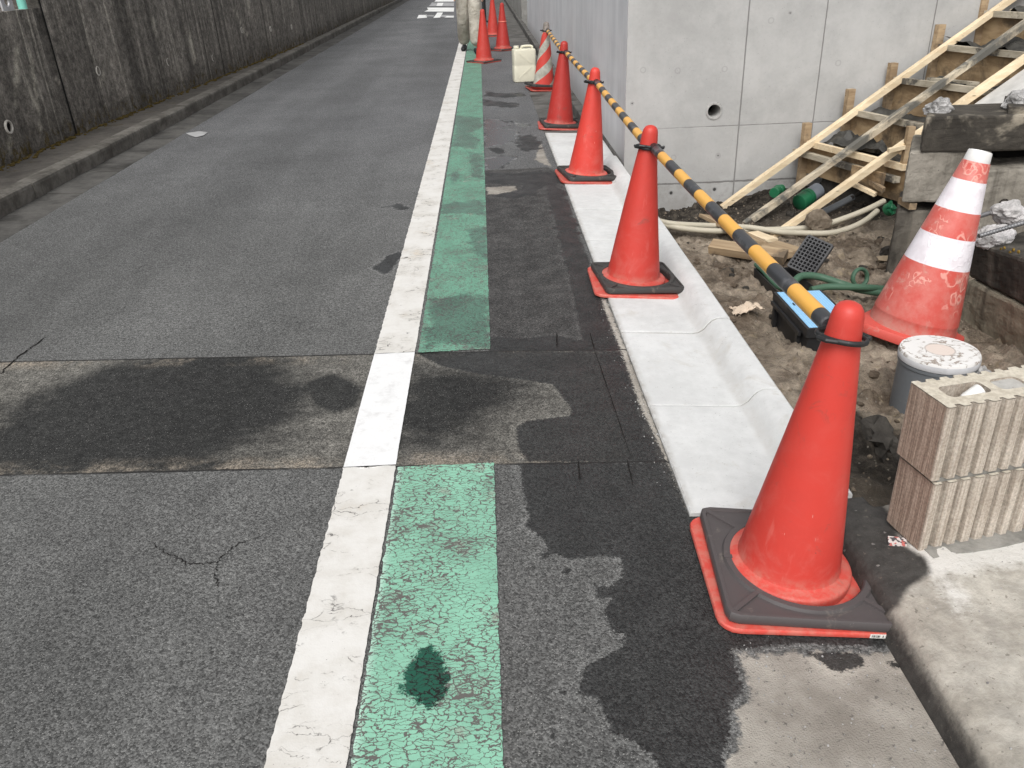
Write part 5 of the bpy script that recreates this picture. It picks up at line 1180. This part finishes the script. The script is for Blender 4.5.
# small cross piece nailed to the right batten
A=Vector(AY(889,153,4.78)); B=Vector(AY(916,147,4.9)); bm=bmesh.new(); add_hexa(bm,[sp(x) for x in box_c(A,B-A,Vector((.0,.03,0)),Vector((0,0,.022)))]); spart('cross_piece',bm,WOODN,bevel=.002,seg=1)
A=Vector(AY(903,162,4.85)); bm=bmesh.new(); add_hexa(bm,[sp(x) for x in box_c(A-Vector((0,0,.06)),Vector((.04,0,0)),Vector((0,.035,0)),Vector((0,0,.26)))]); spart('stake',bm,WOODO,bevel=.002,seg=1)
# smooth pale side slope to the right of the steps
A,dn,side=B3; fl_=Vector((dn.x,dn.y,0)); bm=bmesh.new(); a0=A+dn*.95+side*.045+Vector((0,0,-.035)); add_hexa(bm,[sp(x) for x in box_c(a0-Vector((0,0,.9)),dn*2.0,side*.52,Vector((0,0,.9)))]); spart('side_slope',bm,GREYC,bevel=.006,seg=2)
bm=bmesh.new(); a0=A+dn*.95+side*.30+Vector((0,0,-.033)); add_hexa(bm,[sp(x) for x in box_c(a0,dn*2.0,side*.035,Vector((0,0,.012)))]); spart('slope_rib',bm,GREYC,bevel=.003,seg=1)

# ------------------------------------------------------------------ pile of broken concrete units
def rough_box(name,c8,mat,label,cat='concrete block',seed=0,sub=14,amp=.006,group=None,bev=.010):
    bm=bmesh.new(); add_hexa(bm,c8); es=list(bm.edges); bmesh.ops.bevel(bm,geom=es,offset=bev,segments=2,affect='EDGES',profile=.5)
    bmesh.ops.subdivide_edges(bm,edges=[e for e in bm.edges if e.calc_length()>.06],cuts=sub,use_grid_fill=True)
    from mathutils import noise
    bm.normal_update()
    for v in bm.verts:
        n=noise.fractal(v.co*9+Vector((seed,0,0)),.8,2,4); v.co+=v.normal*(n*amp-abs(noise.noise(v.co*23))*amp*.6)
    o=bm_obj(name,bm,mat,None,False); tag(o,label,cat,group); return o
def ubox(P0,yaw,L,D,Hh,tilt=0):
    u=np.array([math.cos(yaw),math.sin(yaw),-tilt])*L; v=np.array([math.sin(T(27)),math.cos(T(27)),0])*D; return box_c(np.array(P0),u,v,np.array([0,0,Hh]))
YA=3.85
# lowest dark block
tlC=AY(895,211,YA); zC=tlC[2]
rough_box('concrete_block',ubox((tlC[0]+.01,YA,-.30),T(-9),.62,.40,zC+.30),BEAMP if False else BEAMD,'dark brown stained block at the bottom left of the pile','concrete block',1)
# middle grey block
blB=AY(901,203,YA-.03); tlB=AY(905.5,152,YA-.03)
rough_box('concrete_block',ubox((blB[0],YA-.03,blB[2]),T(-7),.36,.42,tlB[2]-blB[2]),BEAMG,'grey streaked block in the middle of the pile behind the leaning cone','concrete block',2)
for x_,y_ in ((894,172),(913,208)):
    pass
bm=bmesh.new(); q=AY(912,206,YA-.02); add_box(bm,(q[0],q[1]+.05,q[2]),(.035,.12,.03)); o=bm_obj('wooden_plank',bm,WOODO,None,False,.003,1); tag(o,'short timber packing piece under the grey streaked block','board')
# right part: brown grey beam with a round iron mark
blF=AY(960,246,YA-.10); tlF=AY(975,168,YA-.10)
oF=rough_box('concrete_beam',ubox((blF[0]-.05,YA-.10,blF[2]),T(-4),.95,.35,tlF[2]-blF[2]-.01),BEAMG,'brown grey beam with a round stamped mark right of the leaning cone','concrete beam',3)
rough_box('concrete_block',ubox((blF[0]+.02,YA-.02,-.32),T(-4),.78,.30,blF[2]+.325),BEAMD,'dark support block under the brown grey beam with the round mark','concrete block',13)
q=AY(1004,203.5,YA-.125); t=thing('stamped_mark',None,None,q,(T(90),0,T(-4))); t.parent=oF
bm=bmesh.new(); add_torus(bm,.020,.0028,28,8); add_torus(bm,.0085,.0024,20,8); add_box(bm,(.010,0,0),(.012,.004,.004)); bm_obj('ring_mark',bm,mat_flat('iron_mark',(.035,.03,.026),.8,.2),t,True)
# black box put in as the shade of the slot, then the top slab
q=AY(1024,176,YA+.02); rough_box('concrete_beam',ubox((AY(990,176,YA+.12)[0],YA+.12,AY(990,172,YA+.12)[2]-.02),T(-3),.7,.25,.13),mat_flat('slot_shade',(.012,.011,.010),.95,.1),'black box standing in for the shade in the gap under the top slab','concrete beam',4)
blA=AY(920,153,YA-.05); tlA=AY(922,117.5,YA-.05)
oA=rough_box('concrete_slab',ubox((blA[0],YA-.05,blA[2]),T(-5),1.25,.34,tlA[2]-blA[2]),BEAMP,'black stained slab with a pale patch on top of the pile','concrete slab',5)
q=AY(1006,115,YA-.05); bm=bmesh.new(); add_hexa(bm,[tuple(x) for x in ubox((q[0],YA-.06,q[2]),T(-5),.6,.34,.035)]); bm_obj('raised_step',bm,BEAMP,oA,False,.005,1)
# chunks on the slab
q=AY(910,107,YA+.10); zt_=tlA[2]
def onslab(x,y,dy): p_=AY(x,y,YA+dy); return (p_[0],p_[1],zt_-.0)
p_=AY(938,108,YA+.08); p_=AY(937,109,YA+.06)
pr=AY(937,112,YA+.05); rock('concrete_rubble',0,0,0,(.068,.05,.045),21,RUBG,'grey rough rubble piece on the top slab left of the other','rubble',pos=(pr[0],pr[1],zt_+.022),rough=.26,sub=4)
pr=AY(1018,112,YA+.05); rock('concrete_rubble',0,0,0,(.075,.05,.062),24,RUBG,'grey rubble piece on the top slab cut by the picture edge','rubble',pos=(pr[0],pr[1],zt_+.04),rough=.26,sub=4)
# dark block and tilted brown beam at the right edge
def quad_block(name,tl,tr,br,bl,Yl,Yr,depth,mat,label,seed,cat='concrete beam'):
    a=[np.array(AY(*bl,Yl)),np.array(AY(*br,Yr)),np.array(AY(*tr,Yr)),np.array(AY(*tl,Yl))]; d=np.array(depth)
    return rough_box(name,[a[0],a[1],a[1]+d,a[0]+d,a[3],a[2],a[2]+d,a[3]+d],mat,label,cat,seed,14,.007,None,.014)
quad_block('concrete_beam',(969,280),(1052,322),(1052,412),(957,317),3.22,2.62,(.34,.10,.0),BEAMB,'brown stained beam lying tilted below the dark block at the right',7)
quad_block('concrete_beam',(971,241),(1052,268),(1052,318),(968.5,277),3.24,2.64,(.36,.12,.0),BEAMD,'dark mossy beam under the white rubble at the right edge',8)
MOS=mat_flat('yellow_moss',(.20,.13,.03),.95,.1,0,.4,40,.9)
bm=bmesh.new(); rr=random.Random(5)
for i in range(46):
    t_=rr.random(); y_=252+10*t_+rr.gauss(0,4); x_=1003+rr.gauss(0,9); Yp=3.24-.6*(x_-971)/81; q=AY(x_,y_,Yp-.006); s_=rr.uniform(.003,.009)
    bmesh.ops.create_icosphere(bm,subdivisions=1,radius=1,matrix=Matrix.Translation(tuple(q))@Matrix.Diagonal((s_*.6,s_,s_,1)))
o=bm_obj('moss',bm,MOS,None,True); tag(o,'yellow moss tuft on the dark beam at the right edge','moss',kind='stuff')
zd=AY(985,244,3.12)[2]
pr=AY(993,250,3.10); rock('concrete_rubble',0,0,0,(.085,.06,.052),31,RUBL,'white broken concrete lump lying under the two steel bars','rubble',pos=(pr[0]+.02,pr[1]+.05,pr[2]+.035),rough=.24,rot=.4,sub=4)
pr=AY(1012,226,3.16); rock('concrete_rubble',0,0,0,(.070,.06,.058),33,RUBL,'white broken concrete lump stacked above the steel bar at the edge','rubble',pos=(pr[0]+.03,pr[1]+.08,pr[2]+.03),rough=.24,sub=4)
REB=mat_flat('ribbed_steel',(.20,.20,.205),.5,.5,.6,.25)
def rebar(a,b,Ya,Yb_,label,r_=.0085):
    A=Vector(AY(*a,Ya));B=Vector(AY(*b,Yb_)); n=70; bm=bmesh.new(); pts=[A+(B-A)*i/n for i in range(n+1)]; add_tube(bm,pts,r_,10,True,[r_*(1.14 if i%3==0 else .95) for i in range(n+1)]); o=bm_obj('steel_bar',bm,REB,None,True); tag(o,label,'steel bar',None)
rebar((979,236),(1050,215),3.04,3.05,'lower ribbed steel bar crossing the white rubble')
rebar((976,217),(1003,209),3.22,3.30,'upper ribbed steel bar ending at the brown grey beam')
# ------------------------------------------------------------------ jug, person, post
pj=G(524,82.5,0); JUG=mat_plastic('cream_plastic',(.70,.67,.54),.5,.5,(.48,.44,.33),.2,.35)
t=thing('plastic_jug','cream twenty litre plastic jug standing beside the striped cone','jug',(pj[0]+.01,pj[1]+.09,.0),(0,0,T(6)))
bm=bmesh.new(); n=64
def rr2(hx,hy,rad,z):
    out=[]
    for k_ in range(n):
        a=2*math.pi*k_/n; e=.28; out.append((hx*math.copysign(abs(math.cos(a))**e,math.cos(a)),hy*math.copysign(abs(math.sin(a))**e,math.sin(a)),z))
    return out
loft(bm,[rr2(.120,.080,0,.0),rr2(.132,.092,0,.010),rr2(.135,.095,0,.03),rr2(.134,.094,0,.18),rr2(.1315,.0915,0,.19),rr2(.134,.094,0,.20),rr2(.135,.095,0,.345),rr2(.131,.091,0,.362),rr2(.115,.076,0,.370)],True,True); bm_obj('jug_body',bm,JUG,t,True)
bm=bmesh.new(); add_lathe(bm,[(.026,.366),(.026,.376),(.032,.377),(.032,.400),(.029,.404),(.0005,.405)],28,off=(-.088,0,0)); bm_obj('screw_cap',bm,JUG,t,True)
bm=bmesh.new(); add_tube(bm,spline([(-.03,0,.362),(-.025,0,.390),(.01,0,.397),(.07,0,.397),(.10,0,.388),(.105,0,.362)],8),.013,12); bm_obj('grip',bm,JUG,t,True)
for sg in (-1,1):
    bm=bmesh.new(); add_box(bm,(0,0,0),(.19,.006,.014)); ob=bm_obj('embossed_rib',bm,JUG,t,False,.002,1); ob.location=(0,-.0945,.11 if sg<0 else .27); ob.rotation_euler=(0,T(38*sg),0)
pq=G(484.7,22,0); t=thing('post','thin black post standing behind the cone by the walking legs','post',(pq[0],pq[1],0))
bm=bmesh.new(); add_tube(bm,[(0,0,0),(0,0,1.05)],.042,16); bm_obj('tube',bm,BLK,t,True); bm=bmesh.new(); add_lathe(bm,[(.10,0),(.10,.02),(.05,.035)],24); bm_obj('foot_plate',bm,BLK,t,True)

def person():
    Y0=14.55; F1=G(465,51,0); X1=float(F1[0]); Y1=float(F1[1])
    root=thing('person','person walking towards the camera in baggy khaki work trousers','person',(X1+.12,Y1-.25,0))
    o0=Vector(root.location)
    # joints: pelvis at origin, facing -Y
    pel=Vector((X1+.105,Y1-.24,.93)); hipL=pel+Vector((-.095,0,-.04)); hipR=pel+Vector((.095,-.01,-.04))
    anL=Vector((X1-.005,Y1+.04,.115)); knL=Vector((X1+.005,Y1-.25,.50)); anR=Vector((X1+.19,Y1-.52,.10)); knR=Vector((X1+.195,Y1-.42,.50))
    chest=pel+Vector((0,-.02,.33)); neckb=pel+Vector((0,-.03,.55)); head=pel+Vector((0,-.05,.73))
    def skin(name,pts,edges,rad,mat,parent,sub=2):
        me=bpy.data.meshes.new(name); me.from_pydata([tuple(p-o0) for p in pts],edges,[]); me.materials.append(mat); o=bpy.data.objects.new(name,me); C.objects.link(o)
        if parent: o.parent=parent
        m=o.modifiers.new('skin','SKIN'); m.use_smooth_shade=True
        for i,r_ in enumerate(rad): me.skin_vertices[0].data[i].radius=(r_,r_) if not isinstance(r_,tuple) else r_
        me.skin_vertices[0].data[0].use_root=True
        s_=o.modifiers.new('sub','SUBSURF'); s_.levels=sub; s_.render_levels=sub; return o
    SKIN=mat_flat('skin',(.50,.30,.21),.6,.3,0,.08); KHA=None
    k=MT('khaki_trousers'); n=k.noise(9,6,.65); c=k.mix(k.rng(n,.35,.65),(.33,.305,.255),(.46,.43,.37)); c=k.mix(k.rng(k.noise(5,5,.7),.56,.70,0,.5),c,(.20,.175,.13)); k.bump(k.noise(7,5,.65,dist=1.0),.8,.05); KHA=k.out(c,.9,.1)
    shw=pel+Vector((0,-.03,.50)); shL=shw+Vector((-.185,0,-.03)); shR=shw+Vector((.185,0,-.03)); elL=shL+Vector((-.04,-.05,-.28)); elR=shR+Vector((.04,.03,-.28)); wrL=elL+Vector((.0,-.13,-.22)); wrR=elR+Vector((-.0,-.06,-.25))
    pts=[pel,pel+Vector((0,-.01,.16)),chest,shw,neckb,neckb+Vector((0,-.005,.06)),head,head+Vector((0,0,.08)),shL,elL,wrL,shR,elR,wrR,hipL,knL,anL,hipR,knR,anR]
    ed=[(0,1),(1,2),(2,3),(3,4),(4,5),(5,6),(6,7),(3,8),(8,9),(9,10),(3,11),(11,12),(12,13),(0,14),(14,15),(15,16),(0,17),(17,18),(18,19)]
    rad=[.13,.125,.14,.11,.055,.05,.085,.075,.062,.045,.032,.062,.045,.032,.095,.058,.042,.095,.058,.042]
    body=skin('body',pts,ed,rad,SKIN,root)
    for wr,sg in ((wrL,-1),(wrR,1)):
        for i,(L,sp_) in enumerate(((.078,-.028),(.088,-.010),(.084,.010),(.066,.028))):
            b=wr+Vector((sp_*.35*sg,sp_,-.055)); pa=b+Vector((0,-.006,-L*.5)); pb_=pa+Vector((-.010*sg,-.010,-L*.45)); skin('finger',[b+Vector((0,0,.035)),b,pa,pb_],[(0,1),(1,2),(2,3)],[.011,.0095,.0085,.007],SKIN,root,1)
        skin('palm',[wr,wr+Vector((0,0,-.045)),wr+Vector((0,0,-.085))],[(0,1),(1,2)],[(.026,.020),(.040,.017),(.042,.014)],SKIN,root,2)
        skin('thumb',[wr+Vector((0,-.01,-.03)),wr+Vector((0,-.045,-.055)),wr+Vector((-.01*sg,-.055,-.09))],[(0,1),(1,2)],[.014,.011,.008],SKIN,root,1)
    skin('trousers',[pel+Vector((0,0,.06)),pel,hipL,knL,hipL*.5+knL*.5,knL*.45+anL*.55,anL+Vector((0,-.01,.0)),hipR,hipR*.5+knR*.5,knR,knR*.45+anR*.55,anR],[(0,1),(1,2),(2,4),(4,3),(3,5),(5,6),(1,7),(7,8),(8,9),(9,10),(10,11)],[.155,.15,.135,.105,.125,.115,.095,.135,.125,.105,.105,.095],KHA,root)
    JK=mat_flat('grey_jacket',(.16,.17,.18),.85,.15,0,.25,9,.4)
    skin('jacket',[pel+Vector((0,0,.03)),pel+Vector((0,-.01,.18)),chest,shw,shL,elL,wrL+Vector((0,.01,.03)),shR,elR,wrR+Vector((0,.01,.03))],[(0,1),(1,2),(2,3),(3,4),(4,5),(5,6),(3,7),(7,8),(8,9)],[.165,.155,.165,.125,.080,.062,.050,.080,.062,.050],JK,root)
    BS=mat_flat('black_shoe',(.014,.014,.015),.5,.4)
    skin('shoe',[anL+Vector((0,.02,-.03)),anL+Vector((0,.0,-.065)),anL+Vector((-.015,-.09,-.075)),anL+Vector((-.025,-.17,-.08))],[(0,1),(1,2),(2,3)],[.05,.048,.046,.034],BS,root)
    skin('shoe',[anR+Vector((0,.02,-.01)),anR+Vector((0,.02,-.055)),anR+Vector((.01,-.08,-.06)),anR+Vector((.015,-.17,-.065))],[(0,1),(1,2),(2,3)],[.05,.046,.044,.033],BS,root)
    HR=mat_flat('dark_hair',(.02,.017,.015),.6,.3)
    skin('hair',[head+Vector((0,.03,.03)),head+Vector((0,.02,.085)),head+Vector((0,.06,.02))],[(0,1),(0,2)],[.095,.082,.07],HR,root)
    fc=head+Vector((0,-.082,0))
    for sg in (-1,1):
        bm=bmesh.new(); bmesh.ops.create_icosphere(bm,subdivisions=2,radius=.011,matrix=Matrix.Translation(fc+Vector((sg*.032,.002,.022))-o0)); bm_obj('eye',bm,mat_flat('eye_dark',(.03,.02,.02),.3,.5) if sg<0 else bpy.data.materials['eye_dark'],root,True)
        skin('ear',[head+Vector((sg*.082,.0,.03)),head+Vector((sg*.092,.008,.0)),head+Vector((sg*.084,.0,-.03))],[(0,1),(1,2)],[.012,.015,.010],SKIN,root,1)
    skin('nose',[fc+Vector((0,.004,.02)),fc+Vector((0,-.016,-.016)),fc+Vector((0,.0,-.024))],[(0,1),(1,2)],[.010,.013,.010],SKIN,root,1)
    skin('mouth',[fc+Vector((-.022,.006,-.052)),fc+Vector((0,-.004,-.052)),fc+Vector((.022,.006,-.052))],[(0,1),(1,2)],[.006,.008,.006],mat_flat('lips',(.38,.16,.13),.5,.3),root,1)
person()

# ------------------------------------------------------------------ light
w=bpy.data.worlds.new('World'); scene.world=w; w.use_nodes=True; nt=w.node_tree
sky=nt.nodes.new('ShaderNodeTexSky'); sky.sky_type='NISHITA'; sky.sun_disc=False
SUN_EL,SUN_AZ=50,196     # azimuth: compass from +Y clockwise; light comes from behind of the camera
sky.sun_elevation=R_(SUN_EL); sky.sun_rotation=R_(SUN_AZ); sky.air_density=1.0; sky.dust_density=4.0; sky.ozone_density=1.0
hs_=nt.nodes.new('ShaderNodeHueSaturation'); hs_.inputs['Saturation'].default_value=.16; hs_.inputs['Value'].default_value=1.0
nt.links.new(sky.outputs[0],hs_.inputs['Color']); nt.links.new(hs_.outputs[0],nt.nodes['Background'].inputs[0]); nt.nodes['Background'].inputs[1].default_value=.15
sl=bpy.data.lights.new('sun','SUN'); sl.energy=1.5; sl.angle=R_(35); sl.color=(1,.985,.955); so=bpy.data.objects.new('sun',sl); C.objects.link(so)
az=R_(SUN_AZ); el=R_(SUN_EL); dirv=Vector((math.sin(az)*math.cos(el),math.cos(az)*math.cos(el),math.sin(el)))
so.rotation_euler=dirv.to_track_quat('Z','Y').to_euler(); so.location=(0,-5,8)
vs=scene.view_settings; vs.view_transform='Standard'; vs.look='None'; vs.exposure=0.22; vs.gamma=1; vs.use_curve_mapping=False
scene.cycles.max_bounces=6; scene.cycles.diffuse_bounces=4; scene.cycles.glossy_bounces=3
scene.cycles.use_denoising=True; scene.cycles.denoiser='OPENIMAGEDENOISE'; scene.cycles.denoising_input_passes='RGB_ALBEDO_NORMAL'; scene.cycles.denoising_prefilter='NONE'
